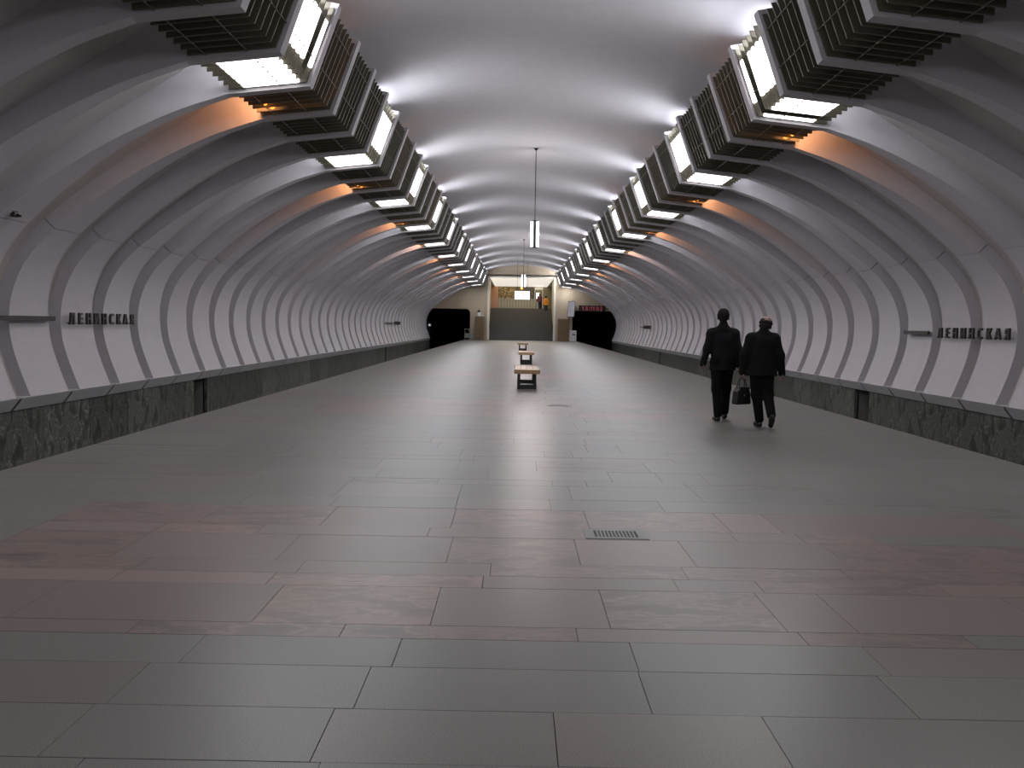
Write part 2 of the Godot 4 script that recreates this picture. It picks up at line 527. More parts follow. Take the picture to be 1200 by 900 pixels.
func walls() -> void:
	# crown of the vault
	var crown: Array = smooth(VAULT, 4).slice(8)
	var full: Array = []
	for v: Vector2 in crown:
		full.append(v)
	var back := crown.duplicate()
	back.reverse()
	for v: Vector2 in back.slice(1):
		full.append(Vector2(-v.x, v.y))
	var st := new_st()
	band(st, full, offset_out(full, 0.18), -ZEND - 0.4, -ZBACK + 0.4)
	tag(put("ceiling", st.commit(), M.vault_paint), "smooth pale vaulted ceiling arching over the platform", "ceiling", "", "structure")

	var split := 19   # the joint between the lower and the upper shell
	for s: float in [-1.0, 1.0]:
		var side := "left" if s < 0 else "right"
		var w := thing("wall_" + side)
		tag(w, "ribbed white side of the vault along the %s track" % ("departing" if s < 0 else "arriving"), "wall", "", "structure")
		w.set_meta("label", "white ribbed vault side with recessed channels above the track, %s side" % side)
		var low := rib_mesh(s, 0, split, false)
		# the upper shell starts one joint's width higher
		var keep_i := inner[split]; var keep_o := outer[split]
		var dir := (inner[split + 1] - inner[split]).normalized() * 0.014
		inner[split] += dir; outer[split] += dir
		var up := rib_mesh(s, split, inner.size() - 1, true)
		inner[split] = keep_i; outer[split] = keep_o
		# the recessed channel, with the end of the vault above the grilles
		var chan: Array = []
		for i in outer.size():
			chan.append(outer[i])
		for v: Vector2 in smooth(VAULT, 4).slice(1, 9):
			chan.append(v)
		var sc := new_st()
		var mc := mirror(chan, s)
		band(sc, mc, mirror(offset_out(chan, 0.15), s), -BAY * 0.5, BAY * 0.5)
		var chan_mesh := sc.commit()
		# undercut ledge: one piece runs under a channel and the rib beyond it
		var sl := new_st()
		var lp := PackedVector2Array()
		for v: Vector2 in [Vector2(8.62, 0.14), Vector2(8.80, -0.08), Vector2(8.825, -0.08), Vector2(8.66, 0.118), Vector2(8.95, 0.118), Vector2(8.95, 0.14)]:
			lp.append(Vector2(v.x * s, v.y))
		extrude(sl, lp, -0.775, 0.775)
		var ledge_mesh := sl.commit()
		for k in range(K0, K1 + 1):
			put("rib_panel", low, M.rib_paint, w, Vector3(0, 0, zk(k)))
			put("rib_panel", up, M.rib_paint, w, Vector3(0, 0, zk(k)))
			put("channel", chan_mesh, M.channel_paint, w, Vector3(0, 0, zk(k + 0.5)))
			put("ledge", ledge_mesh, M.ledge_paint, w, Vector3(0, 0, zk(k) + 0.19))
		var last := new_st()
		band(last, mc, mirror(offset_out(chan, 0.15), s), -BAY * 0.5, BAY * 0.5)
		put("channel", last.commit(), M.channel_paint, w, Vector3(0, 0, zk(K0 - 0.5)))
		# dark marble below, slab by slab, with dark niches
		for k in range(K0 - 1, K1 + 1):
			var zc := zk(k + 0.5)
			var niche_at: float = 22.75 if absf(-zc - 22.75) < BAY * 0.5 else 54.8
			var pieces := [[zc - BAY * 0.5 + 0.004, zc + BAY * 0.5 - 0.004]]
			if absf(-zc - niche_at) < BAY * 0.5:
				pieces = [[zc - BAY * 0.5 + 0.004, -niche_at - 0.48], [-niche_at + 0.48, zc + BAY * 0.5 - 0.004]]
				# an open recess of plain concrete, running well back behind the slabs
				var sn := new_st()
				box(sn, Vector3(s * 11.45, -0.7, -niche_at), Vector3(0.1, 1.4, 1.1))
				for q: float in [-0.52, 0.52]:
					box(sn, Vector3(s * 10.2, -0.7, -niche_at + q), Vector3(2.56, 1.4, 0.08))
				box(sn, Vector3(s * 10.2, -0.04, -niche_at), Vector3(2.56, 0.08, 1.1))
				box(sn, Vector3(s * 10.2, -1.36, -niche_at), Vector3(2.56, 0.08, 1.1))
				put("niche", sn.commit(), M.concrete, w)
			for pc: Array in pieces:
				if pc[1] - pc[0] < 0.05:
					continue
				var sm := new_st()
				var t := rng.randf_range(0.7, 1.25)
				sm.set_color(Color(0.30 * t, 0.32 * t, 0.295 * t))
				bbox(sm, Vector3(s * (8.90 + rng.randf_range(-0.002, 0.002)), -0.70, (pc[0] + pc[1]) * 0.5), Vector3(0.12, 1.24, pc[1] - pc[0]), 0.004)
				put("marble_slab", sm.commit(), M.marble, w)
		# the solid behind it
		var sb := new_st()
		var cuts := [ZBACK - 0.4, 22.75 - 0.5, 22.75 + 0.5, 54.8 - 0.5, 54.8 + 0.5, ZEND + 0.4]
		for q: int in [0, 2, 4]:
			box(sb, Vector3(s * 9.42, -0.65, -(cuts[q] + cuts[q + 1]) * 0.5), Vector3(0.24, 1.7, cuts[q + 1] - cuts[q]))
		put("backing", sb.commit(), M.concrete, w)
		# small dark bracket on the joint of a rib near the camera
		if s < 0:
			var sk := new_st()
			bbox(sk, Vector3(0, 0, 0), Vector3(0.08, 0.09, 0.12), 0.01)
			tube(sk, Vector3(0.04, -0.01, 0), Vector3(0.10, -0.03, 0), 0.02)
			tag(put("wall_hook", sk.commit(), M.sign_metal, null, Vector3(-8.22, 3.08, -13.35)), "small dark hook on the vault joint above the long bar", "hook")
	# wall behind the camera
	var sw := new_st()
	box(sw, Vector3(0, 3.0, -ZBACK + 0.15), Vector3(19.0, 9.0, 0.3))
	tag(put("wall_back", sw.commit(), M.vault_paint), "plain pale wall closing the near end of the platform hall", "wall", "", "structure")


# ---------------------------------------------------------------- platform
func floor_and_track() -> void:
	var f := thing("floor")
	tag(f, "polished grey and pink granite slab floor of the platform", "floor", "", "structure")
	var st := new_st()
	var z0 := -ZBACK
	box(st, Vector3(0, -0.68, (z0 - ZEND) * 0.5), Vector3(EDGE * 2 - 0.06, 1.32, ZEND + z0))
	put("platform_body", st.commit(), M.mortar, f)
	# rows of slabs: borders measured near the camera, then in the same rhythm
	var rows: Array[float] = [1.2, 1.62, 2.02, 2.4, 2.81, 3.22, 3.63, 3.97, 4.15, 4.77, 5.0, 5.27, 5.92, 6.19, 6.85]
	var z := 6.85
	var pat := [0.42, 0.6, 0.3, 0.5, 0.62, 0.28, 0.45, 0.6]
	var i := 0
	while z < ZEND - 0.7:
		z += pat[i % pat.size()] + rng.randf_range(-0.04, 0.04)
		rows.append(z)
		i += 1
	rows.append(ZEND)
	var far := {"granite": new_st(), "veined_granite": new_st()}
	for r in rows.size() - 1:
		var a := rows[r]
		var b := rows[r + 1]
		var mid := (a + b) * 0.5
		var pinkish := mid > 3.97 and mid < 6.85
		if mid > 9.0:
			var ph := fmod(mid - 3.97, 9.9)
			pinkish = ph < 2.9
		var single := mid < 11.4
		# border strips along both edges, then the middle
		var cuts: Array[float] = [-EDGE]
		var x := -EDGE + (1.57 if rng.randf() < 0.75 else 0.8)
		if x < -4.0:
			cuts.append(x)
			x = -3.82
		while x < 3.6:
			cuts.append(x)
			var w := rng.randf_range(0.72, 1.25)
			if rng.randf() < 0.12:
				w *= 0.45
			x += w
		cuts.append(3.82)
		if rng.randf() < 0.4:
			cuts.append(4.62)
		cuts.append(EDGE)
		for c in cuts.size() - 1:
			var xa := cuts[c]
			var xb := cuts[c + 1]
			if xb - xa < 0.12:
				continue
			var xm := (xa + xb) * 0.5
			var mid_part := absf(xm) < 3.8
			var veined := rng.randf() < 0.06
			var t := rng.randf_range(0.93, 1.06)
			var col := Color(0.190, 0.190, 0.176) * t
			if pinkish and mid_part:
				var chance := 0.97 if xm < 2.2 else 0.55
				if rng.randf() < chance:
					col = Color(0.226, 0.180, 0.171) * t
					veined = rng.randf() < 0.42
					if rng.randf() < 0.14:
						col = Color(0.268, 0.204, 0.184) * t
			elif rng.randf() < (0.10 if single else 0.3):
				col = Color(0.206, 0.186, 0.174) * t
			elif not mid_part:
				col = col * 1.06
			elif rng.randf() < 0.06:
				col = Color(0.220, 0.198, 0.179) * t
			var lift := rng.randf_range(-0.0006, 0.0006)
			var g := 0.0014
			var kind := "veined_granite" if veined else "granite"
			col.a = 1.0
			if single:
				var ss := new_st()
				ss.set_color(col)
				bbox(ss, Vector3(xm, -0.0125 + lift, -mid), Vector3(xb - xa - 2 * g, 0.025, b - a - 2 * g), 0.0008)
				put("slab", ss.commit(), M[kind], f)
			else:
				var sf: SurfaceTool = far[kind]
				sf.set_color(col)
				box(sf, Vector3(xm, -0.0125 + lift * 0.5, -mid), Vector3(xb - xa - 2 * g, 0.025, b - a - 2 * g))
	for kind: String in far:
		var o := put("far_slabs", far[kind].commit(), M[kind], f)
		o.set_meta("kind", "stuff")
	# behind the camera
	var sg := new_st()
	sg.set_color(Color(0.136, 0.141, 0.131))
	box(sg, Vector3(0, -0.0125, (z0 - 1.2) * 0.5), Vector3(EDGE * 2, 0.025, z0 + 1.2))
	put("near_paving", sg.commit(), M.granite, f)
	# track beds on both sides
	for s: float in [-1.0, 1.0]:
		var sb := new_st()
		box(sb, Vector3(s * 7.1, -1.42, -(ZEND + ZBACK) * 0.5), Vector3(4.6, 0.2, ZEND - ZBACK + 0.8))
		tag(put("ground", sb.commit(), M.concrete), "dark track bed in the pit on the %s of the platform" % ("left" if s < 0 else "right"), "track bed", "", "structure")


# ---------------------------------------------------------------- far end
func end_wall() -> void:
	var w := thing("wall_end")
	tag(w, "beige end wall with two dark tunnel mouths and a stair opening", "wall", "", "structure")
	var z := -ZEND
	for s: float in [-1.0, 1.0]:
		var poly := PackedVector2Array()
		var pts: Array = [Vector2(3.2, 0.0), Vector2(3.2, 7.6), Vector2(9.8, 7.6), Vector2(9.8, 2.91), Vector2(5.25, 2.91)]
		for a in 5:
			var p := PI * 0.5 + PI * 0.5 * a / 4.0
			pts.append(Vector2(5.25, 2.51) + Vector2(cos(p), sin(p)) * 0.4)
		pts.append(Vector2(4.85, -1.5))
		pts.append(Vector2(3.2, -1.5))
		for v: Vector2 in pts:
			poly.append(Vector2(v.x * s, v.y))
		var st := new_st()
		extrude(st, poly, z - 0.5, z)
		put("wall_face", st.commit(), M.end_tile, w)
		# narrow upright battens over the face
		var sb := new_st()
		var x := 3.45
		while x < 8.6:
			var bottom := 0.0 if x < 4.75 else 2.95
			var top := 6.7 - maxf(0.0, x - 3.4) * 0.42
			box(sb, Vector3(s * x, (bottom + top) * 0.5, z + 0.02), Vector3(0.13, top - bottom, 0.10))
			x += 0.21
		put("batten", sb.commit(), M.end_tile, w).set_meta("kind", "stuff")
		# the tunnel behind
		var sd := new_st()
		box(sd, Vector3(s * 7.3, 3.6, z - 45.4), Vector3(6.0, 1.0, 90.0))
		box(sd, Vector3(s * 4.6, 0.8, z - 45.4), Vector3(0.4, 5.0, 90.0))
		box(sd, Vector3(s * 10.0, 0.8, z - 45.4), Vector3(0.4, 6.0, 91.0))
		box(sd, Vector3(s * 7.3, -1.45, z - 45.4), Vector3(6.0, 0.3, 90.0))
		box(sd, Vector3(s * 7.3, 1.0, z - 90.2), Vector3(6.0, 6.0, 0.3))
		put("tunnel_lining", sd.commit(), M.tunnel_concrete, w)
	var sh := new_st()
	box(sh, Vector3(0, 6.85, z - 0.25), Vector3(6.4, 1.7, 0.5))
	put("header", sh.commit(), M.end_tile, w)
	var t := thing("trim_1", Vector3(0, 0, z))
	tag(t, "pale stone surround of the stair opening in the end wall", "trim", "", "structure")
	var sj := new_st()
	bbox(sj, Vector3(-3.13, 3.0, 0.03), Vector3(0.2, 6.0, 0.24), 0.01)
	put("jamb", sj.commit(), M.white_trim, t)
	var sr := new_st()
	bbox(sr, Vector3(3.13, 3.0, 0.03), Vector3(0.2, 6.0, 0.24), 0.01)
	put("jamb", sr.commit(), M.white_trim, t)
	var sl := new_st()
	bbox(sl, Vector3(0, 6.0, 0.03), Vector3(6.46, 0.14, 0.24), 0.01)
	put("lintel", sl.commit(), M.white_trim, t)


func stair_hall() -> void:
	var z := -ZEND - 0.5
	var hf := thing("stair", Vector3(0, 0, z))
	tag(hf, "wide dark stone staircase climbing from the platform to the hall", "stairs", "", "structure")
	# two flights with a landing between
	var y := 0.0
	var d := 0.0
	for i in 20:
		if i == 10:
			d += 1.3
		var st := new_st()
		bbox(st, Vector3(0, y + 0.08 - 0.02, -d - 0.9), Vector3(6.3, 0.2, 1.8), 0.006)
		y += 0.16
		d += 0.31
		put("step", st.commit(), M.stair_stone, hf)
	var sb := new_st()
	box(sb, Vector3(0, 3.1, -d - 6.0), Vector3(12.0, 0.2, 12.0))
	put("landing", sb.commit(), M.stair_stone, hf)
	# walls and ceiling of the hall
	var zt := z - d
	var sc := new_st()
	box(sc, Vector3(0, 6.1, z - 9.4), Vector3(12.4, 0.2, 19.8))
	tag(put("ceiling", sc.commit(), M.hall_white), "brightly lit white ceiling of the upper hall beyond the stairs", "ceiling", "", "structure")
	for s: float in [-1.0, 1.0]:
		var sw := new_st()
		box(sw, Vector3(s * 3.3, 3.0, z - 3.6), Vector3(0.25, 6.2, 7.4))
		box(sw, Vector3(s * 4.7, 4.6, zt - 0.2), Vector3(2.7, 3.0, 0.2))
		box(sw, Vector3(s * 6.1, 4.6, zt - 5.6), Vector3(0.2, 3.2, 12.0))
		tag(put("wall_stair", sw.commit(), M.end_tile), "plain beige side wall of the staircase, %s of the steps" % ("left" if s < 0 else "right"), "wall", "", "structure")
	var zb := -100.2
	var sk := thing("wall_hall", Vector3(0, 0, zb))
	tag(sk, "back wall of the upper hall with salmon and olive sections", "wall", "", "structure")
	var s1 := new_st()
	box(s1, Vector3(0, 4.6, -0.1), Vector3(12.4, 3.2, 0.2))
	put("wall_face", s1.commit(), M.hall_olive, sk)
	var s2 := new_st()
	box(s2, Vector3(-3.4, 4.55, 0.06), Vector3(1.5, 2.9, 0.1))
	put("salmon_panel", s2.commit(), M.hall_salmon, sk)
	# mosaic picture: little tesserae in warm patches
	var mo := thing("mosaic", Vector3(-0.4, 4.29, zb + 0.04))
	tag(mo, "colourful mosaic panel high on the back wall of the hall", "mosaic")
	var sm := new_st()
	bbox(sm, Vector3(0, 0.8, 0), Vector3(4.44, 1.64, 0.06), 0.01)
	put("backing", sm.commit(), M.dark_metal, mo)
	var te := new_st()
	for ix in 44:
		for iy in 16:
			var u := ix / 43.0
			var c := Color(0.10, 0.07, 0.035)
			var rr := rng.randf()
			if u < 0.45:
				c = [Color(0.30, 0.10, 0.03), Color(0.34, 0.22, 0.05), Color(0.12, 0.15, 0.05), Color(0.42, 0.36, 0.2), Color(0.05, 0.05, 0.03)][int(rr * 4.99)]
			else:
				c = [Color(0.10, 0.075, 0.05), Color(0.05, 0.045, 0.04), Color(0.16, 0.11, 0.05), Color(0.07, 0.06, 0.08)][int(rr * 3.99)]
			te.set_color(c)
			box(te, Vector3(-2.15 + ix * 0.1, 0.05 + iy * 0.1, 0.035), Vector3(0.092, 0.092, 0.02))
	var tm := mat("tesserae", Color.WHITE, 0.4)
	tm.vertex_color_use_as_albedo = true
	put("tesserae", te.commit(), tm, mo).set_meta("kind", "stuff")
	# balustrade at the head of the stairs
	var bal := thing("balustrade", Vector3(-0.25, 3.2, -96.6))
	tag(bal, "pale panelled balustrade across the upper hall below the mosaic", "balustrade")
	var rail := new_st()
	bbox(rail, Vector3(0, 1.21, 0), Vector3(4.6, 0.07, 0.16), 0.01)
	put("rail", rail.commit(), M.balustrade, bal)
	var pm := new_st()
	bbox(pm, Vector3.ZERO, Vector3(0.27, 1.12, 0.06), 0.012)
	var panel := pm.commit()
	for i in 14:
		put("panel", panel, M.balustrade, bal, Vector3(-2.12 + i * 0.326, 0.6, 0.0 if i % 3 else 0.05))
	var fence := thing("barrier_fence", Vector3(-2.95, 3.2, -95.0))
	tag(fence, "low pale railing left of the panelled balustrade", "railing")
	for i in 4:
		var sp := new_st()
		tube(sp, Vector3(-0.45 + i * 0.3, 0, 0), Vector3(-0.45 + i * 0.3, 1.05, 0), 0.02)
		put("post", sp.commit(), M.balustrade, fence)
	for hy: float in [0.35, 0.7, 1.05]:
		var sp := new_st()
		tube(sp, Vector3(-0.5, hy, 0), Vector3(0.5, hy, 0), 0.02)
		put("rail", sp.commit(), M.balustrade, fence)
	# white kiosk with a lit window
	var ki := thing("kiosk", Vector3(2.05, 3.2, -98.6))
	tag(ki, "white framed kiosk with a bright window beside the balustrade", "kiosk")
	var k1 := new_st()
	bbox(k1, Vector3(0, 2.45, 0), Vector3(0.95, 0.3, 0.7), 0.02)
	put("fascia", k1.commit(), M.hall_white, ki)
	for px: float in [-0.44, 0.44]:
		var k2 := new_st()
		bbox(k2, Vector3(px, 1.2, 0.3), Vector3(0.07, 2.3, 0.07), 0.008)
		put("post", k2.commit(), M.hall_white, ki)
	var k3 := new_st()
	bbox(k3, Vector3(0, 0.45, 0), Vector3(0.8, 0.9, 0.6), 0.01)
	put("counter", k3.commit(), M.dark_metal, ki)
	var k4 := new_st()
	bbox(k4, Vector3(-0.1, 1.65, 0.0), Vector3(0.36, 0.7, 0.05), 0.01)
	put("lit_window", k4.commit(), M.tube_glow, ki)
	# luminous ceiling of the hall: rows of opal panels
	var lm := thing("luminous_ceiling", Vector3(0, 5.99, z - 9.2))
	tag(lm, "glowing opal ceiling panels over the stairs and the upper hall", "ceiling lamp")
	var so := new_st()
	bbox(so, Vector3(0, -0.03, 0), Vector3(6.1, 0.05, 1.96), 0.01)
	var opal := so.commit()
	for i in 9:
		put("opal_panel", opal, M.opal_glow, lm, Vector3(0, 0, 7.9 - i * 2.06))
	for i in 3:
		area(lm, Vector3(0, -0.07, 6.0 - i * 6.2), Vector3.DOWN, Vector2(6.0, 6.0), HALL_ENERGY, Color(1.0, 0.94, 0.82))
	# small warm chandelier over the hall
	var ch := thing("hall_pendant", Vector3(0.05, 5.99, -93.5))
	tag(ch, "small warm globe lamp hanging in the upper hall", "pendant lamp")
	var sc2 := new_st()
	tube(sc2, Vector3.ZERO, Vector3(0, -0.4, 0), 0.012)
	put("stem", sc2.commit(), M.dark_metal, ch)
	var sg := new_st()
	lathe(sg, Vector3(0, -0.52, 0), globe(0.13))
	put("globe", sg.commit(), M.bulb_glow, ch)


func globe(r: float, n := 10) -> Array:
	var a := []
	for i in n + 1:
		var p := -PI * 0.5 + PI * i / n
		a.append(Vector2(maxf(cos(p) * r, 0.0), sin(p) * r))
	return a


# ---------------------------------------------------------------- lights
func area(parent: Node3D, at: Vector3, dir: Vector3, size: Vector2, energy: float, c: Color) -> void:
	var l := AreaLight3D.new()
	l.name = "area_light"
	l.area_size = size
	l.area_normalize_energy = true
	l.light_energy = energy
	l.light_color = c
	l.shadow_enabled = true
	l.area_range = 120.0
	l.area_attenuation = 2.0
	# the light looks along its own -z; its x runs along the station or across it
	var zb := -dir.normalized()
	var yb := Vector3.BACK if absf(zb.z) < 0.9 else Vector3.UP
	var xb := yb.cross(zb).normalized()
	l.transform = Transform3D(Basis(xb, zb.cross(xb), zb), at)
	parent.add_child(l, true)


func omni(parent: Node3D, at: Vector3, energy: float, c: Color, size: float) -> void:
	var l := OmniLight3D.new()
	l.name = "omni_light"
	l.light_energy = energy
	l.light_color = c
	l.light_size = size
	l.omni_range = 120.0
	l.omni_attenuation = 2.0
	l.shadow_enabled = true
	l.position = at
	parent.add_child(l, true)


func ordinal(i: int) -> String:
	return ["nearest", "second", "third", "fourth", "fifth", "sixth", "seventh", "eighth", "ninth", "tenth", "eleventh", "twelfth"][i]


# L-shaped louvre boxes between the ribs: dark fins, two tie rods on each leg, lamps behind the fins in every fourth
func grilles() -> void:
	var side_dir := (TOP - CORNER).normalized()
	var out_n := Vector2(side_dir.y, -side_dir.x)     # away from the hall
	for s: float in [-1.0, 1.0]:
		var lit: Array = LIT_LEFT if s < 0 else LIT_RIGHT
		var warm: Array = WARM_LEFT if s < 0 else WARM_RIGHT
		var beam := "left" if s < 0 else "right"
		# one fin, about the corner of the frame
		var d := 0.19
		var p_top := TOP - CORNER + out_n * 0.035 - side_dir * 0.09
		var p_cor := Vector2(0.045, 0.05)
		var p_end := Vector2(1.235, -0.075)
		var poly := PackedVector2Array()
		for v: Vector2 in [p_top, p_cor, p_end, p_end + Vector2(0.0, d), p_cor + Vector2(d * 0.75, d), p_top + out_n * 0.07 - side_dir * 0.02]:
			poly.append(Vector2(v.x * s, v.y))
		var sf := new_st()
		extrude(sf, poly, -0.014, 0.014)
		var fin := sf.commit()
		var all := new_st()
		for i in 7:
			all.append_from(fin, 0, Transform3D(Basis(), Vector3(0, 0, (i - 3) * 0.230)))
		var fins_joined := all.commit()
		# tie rods along the station
		var rods: Array = []
		for v: Vector2 in [p_cor.lerp(p_top, 0.30), p_cor.lerp(p_top, 0.80), p_cor.lerp(p_end, 0.33), p_cor.lerp(p_end, 0.80)]:
			var sr := new_st()
			var inward := -out_n * 0.006 if v.y > 0.1 else Vector2(0, -0.006)
			tube(sr, Vector3((v.x + inward.x) * s, v.y + inward.y, -0.71), Vector3((v.x + inward.x) * s, v.y + inward.y, 0.71), 0.005, -1.0, 6)
			for i in 7:
				tube(sr, Vector3((v.x + inward.x) * s, v.y + inward.y, (i - 3) * 0.230 - 0.026), Vector3((v.x + inward.x) * s, v.y + inward.y, (i - 3) * 0.230 + 0.022), 0.012, -1.0, 8)
			rods.append(sr.commit())
		# lamps: an opal strip in each gap between the fins, almost flush with them, on both legs
		var turn := Basis(Vector3.BACK, s * (PI * 0.5 - side_dir.angle()) * -1.0)
		var f_side := p_cor.lerp(p_top, 0.50)
		var f_low := p_cor.lerp(p_end, 0.45)
		var m_side := f_side + out_n * 0.026
		var m_low := f_low + Vector2(0, 0.026)
		var ss := new_st()
		bbox(ss, Vector3(m_side.x * s, m_side.y, 0), Vector3(0.06, 0.76, 0.206), 0.012, turn)
		var strip_side := ss.commit()
		var sl := new_st()
		bbox(sl, Vector3(m_low.x * s, m_low.y, 0), Vector3(0.88, 0.06, 0.206), 0.012, Basis(Vector3.BACK, (p_end - p_cor).angle() * s))
		var strip_low := sl.commit()
		var sh := new_st()
		bbox(sh, Vector3(m_side.x * s, m_side.y, 0) + Vector3(out_n.x * s, out_n.y, 0) * 0.16, Vector3(0.04, 0.80, 1.38), 0.004, turn)
		bbox(sh, Vector3(m_low.x * s, m_low.y + 0.16, 0), Vector3(0.95, 0.04, 1.38), 0.004)
		var housing := sh.commit()
		var su := new_st()
		var up_at := Vector2(3.9, 6.14) - CORNER
		tube(su, Vector3(up_at.x * s, up_at.y, -0.62), Vector3(up_at.x * s, up_at.y, 0.62), 0.02)
		var up_tube := su.commit()
		var sbk := new_st()
		lathe(sbk, Vector3.ZERO, globe(0.045))
		var bulb := sbk.commit()
		var shol := new_st()
		tube(shol, Vector3(0, 0.03, 0), Vector3(0, 0.13, 0), 0.022)
		var holder := shol.commit()
		for k in range(K0, K1):
			var zc := zk(k + 0.5)
			var is_lit := k in lit
			if k < -3 and not is_lit:
				continue      # behind the camera
			var o := thing("lamp_grille" if is_lit else "ceiling_grille", Vector3(CORNER.x * s, CORNER.y, zc))
			# the label: where along the beam, told by the lit boxes
			var first: int = 0 if s < 0 else 1
			var n := floori((k - first) / 4.0)
			var after: int = posmod(k - first, 4)
			if n < 0 and is_lit:
				tag(o, "lit louvre lamp of the %s beam right over the camera" % beam, "lamp grille", "lit louvre lamps along the ceiling beams")
			elif n < 0:
				tag(o, "dark louvre grille of the %s beam, %s box this side of its nearest lit lamp" % [beam, ["", "third", "second", "first"][after]], "ceiling grille", "unlit louvre grilles along the ceiling beams")
			elif is_lit:
				tag(o, "lit louvre lamp of the %s beam, %s of its row from the camera" % [beam, ordinal(n)], "lamp grille", "lit louvre lamps along the ceiling beams")
			else:
				tag(o, "dark %sgrille of the %s beam, %s box beyond its %s lit lamp" % ["orange-bulb " if k in warm else "", beam, ["", "first", "second", "third"][after], ordinal(n)], "ceiling grille", "unlit louvre grilles along the ceiling beams")
			if k >= -2 and k <= 11:
				for i in 7:
					put("fin", fin, M.fin_metal, o, Vector3(0, 0, (i - 3) * 0.230))
			else:
				put("fins", fins_joined, M.fin_metal, o).set_meta("kind", "stuff")
			for r: Mesh in rods:
				put("tie_rod", r, M.rod_metal, o)
			if is_lit:
				for i in 6:
					var out := i == 4 and k == first     # a tube is out in the nearest lamp
					var zi := (2.5 - i) * 0.230
					if not out:
						put("side_lamp", strip_side, M.diffuser_glow, o, Vector3(0, 0, zi))
					if not out or s < 0:
						put("bottom_lamp", strip_low, M.diffuser_glow, o, Vector3(0, 0, zi))
				put("housing", housing, M.fitting_metal, o)
				put("tube", up_tube, M.tube_glow, o)
				put("tube", up_tube, M.tube_glow, o, Vector3((4.62 - 3.9) * s, 5.40 - 6.14, 0))
				var white := Color(0.975, 0.98, 1.0)
				var inn := Vector3(-out_n.x * s, -out_n.y, 0)
				var zs := 1.36 if k < 41 else 0.8      # the last one ends short of the end wall
				area(o, Vector3(f_side.x * s, f_side.y, (1.36 - zs) * 0.5) + inn * 0.07, inn, Vector2(0.72, zs), PANEL_ENERGY, white)
				area(o, Vector3(f_low.x * s, f_low.y - 0.09, (1.36 - zs) * 0.5), Vector3.DOWN, Vector2(0.88, zs), PANEL_ENERGY, white)
				area(o, Vector3((up_at.x - 0.045) * s, up_at.y - 0.01, 0), Vector3(-0.80 * s, -0.60, 0), Vector2(0.10, 1.2), UP_ENERGY, Color(0.96, 0.96, 1.0))
				area(o, Vector3((4.66 - CORNER.x) * s, 5.37 - CORNER.y, 0), Vector3(0.8 * s, -0.6, 0), Vector2(0.08, 1.2), CHANNEL_ENERGY, white)
			if k in warm:
				for j in 3:
					# two bulbs low between the fins, one up in the end of the box
					var bp := Vector3((1.0 - 0.06 * j) * s, 0.0, -0.115 - 0.230 * j) if j < 2 else Vector3(1.22 * s, 0.18, -0.25)
					put("bulb", bulb, M.bulb_glow, o, bp)
					put("lamp_holder", holder, M.dark_metal, o, bp)
				omni(o, Vector3(1.22 * s, 0.18, -0.25), BULB_ENERGY, Color(1.0, 0.68, 0.45), 0.04)


func pendants() -> void:
	var at := [Vector3(0.12, 7.07, -27.5), Vector3(-0.02, 7.07, -56.5), Vector3(0.0, 7.07, 2.0)]
	var lab := ["twin vertical tube pendant hanging over the benches on a long rod", "far twin vertical tube pendant hanging in front of the end wall", "twin vertical tube pendant overhead, nearest to the camera and out of view"]
	for i in 3:
		var o := thing("pendant_lamp", at[i])
		tag(o, lab[i], "pendant lamp", "tube pendants along the middle of the vault")
		var st := new_st()
		lathe(st, Vector3(0, 0.0, 0), [Vector2(0.0, 0.04), Vector2(0.07, 0.04), Vector2(0.07, 0.0), Vector2(0.03, -0.05), Vector2(0.0, -0.05)], 14)
		put("canopy", st.commit(), M.dark_metal, o)
		var s2 := new_st()
		tube(s2, Vector3.ZERO, Vector3(0, -3.1, 0), 0.013)
		put("rod", s2.commit(), M.dark_metal, o)
		var s3 := new_st()
		bbox(s3, Vector3(0, -2.68, 0), Vector3(0.055, 0.86, 0.06), 0.006)
		for yy: float in [-2.255, -3.105]:
			bbox(s3, Vector3(0, yy, 0), Vector3(0.3, 0.025, 0.07), 0.006)
		put("spine", s3.commit(), M.dark_metal, o)
		for x: float in [-0.09, 0.09]:
			var s4 := new_st()
			tube(s4, Vector3(x, -3.08, 0), Vector3(x, -2.28, 0), 0.042, -1.0, 14)
			put("tube", s4.commit(), M.tube_glow, o)
			omni(o, Vector3(x * 1.9, -2.68, 0), PENDANT_ENERGY * 0.5, Color(1.0, 0.96, 0.96), 0.04)


# ---------------------------------------------------------------- lettering on the walls
func glyph(c: String, size: float, depth: float, bold := true) -> Mesh:
	var f := SystemFont.new()
	f.font_names = PackedStringArray(["Droid Sans"])
	f.font_weight = 700 if bold else 400
	var t := TextMesh.new()
	t.text = c
	t.font = f
	t.font_size = 64
	t.pixel_size = size / 64.0 / 0.714
	t.depth = depth
	t.curve_step = 2.0
	return t


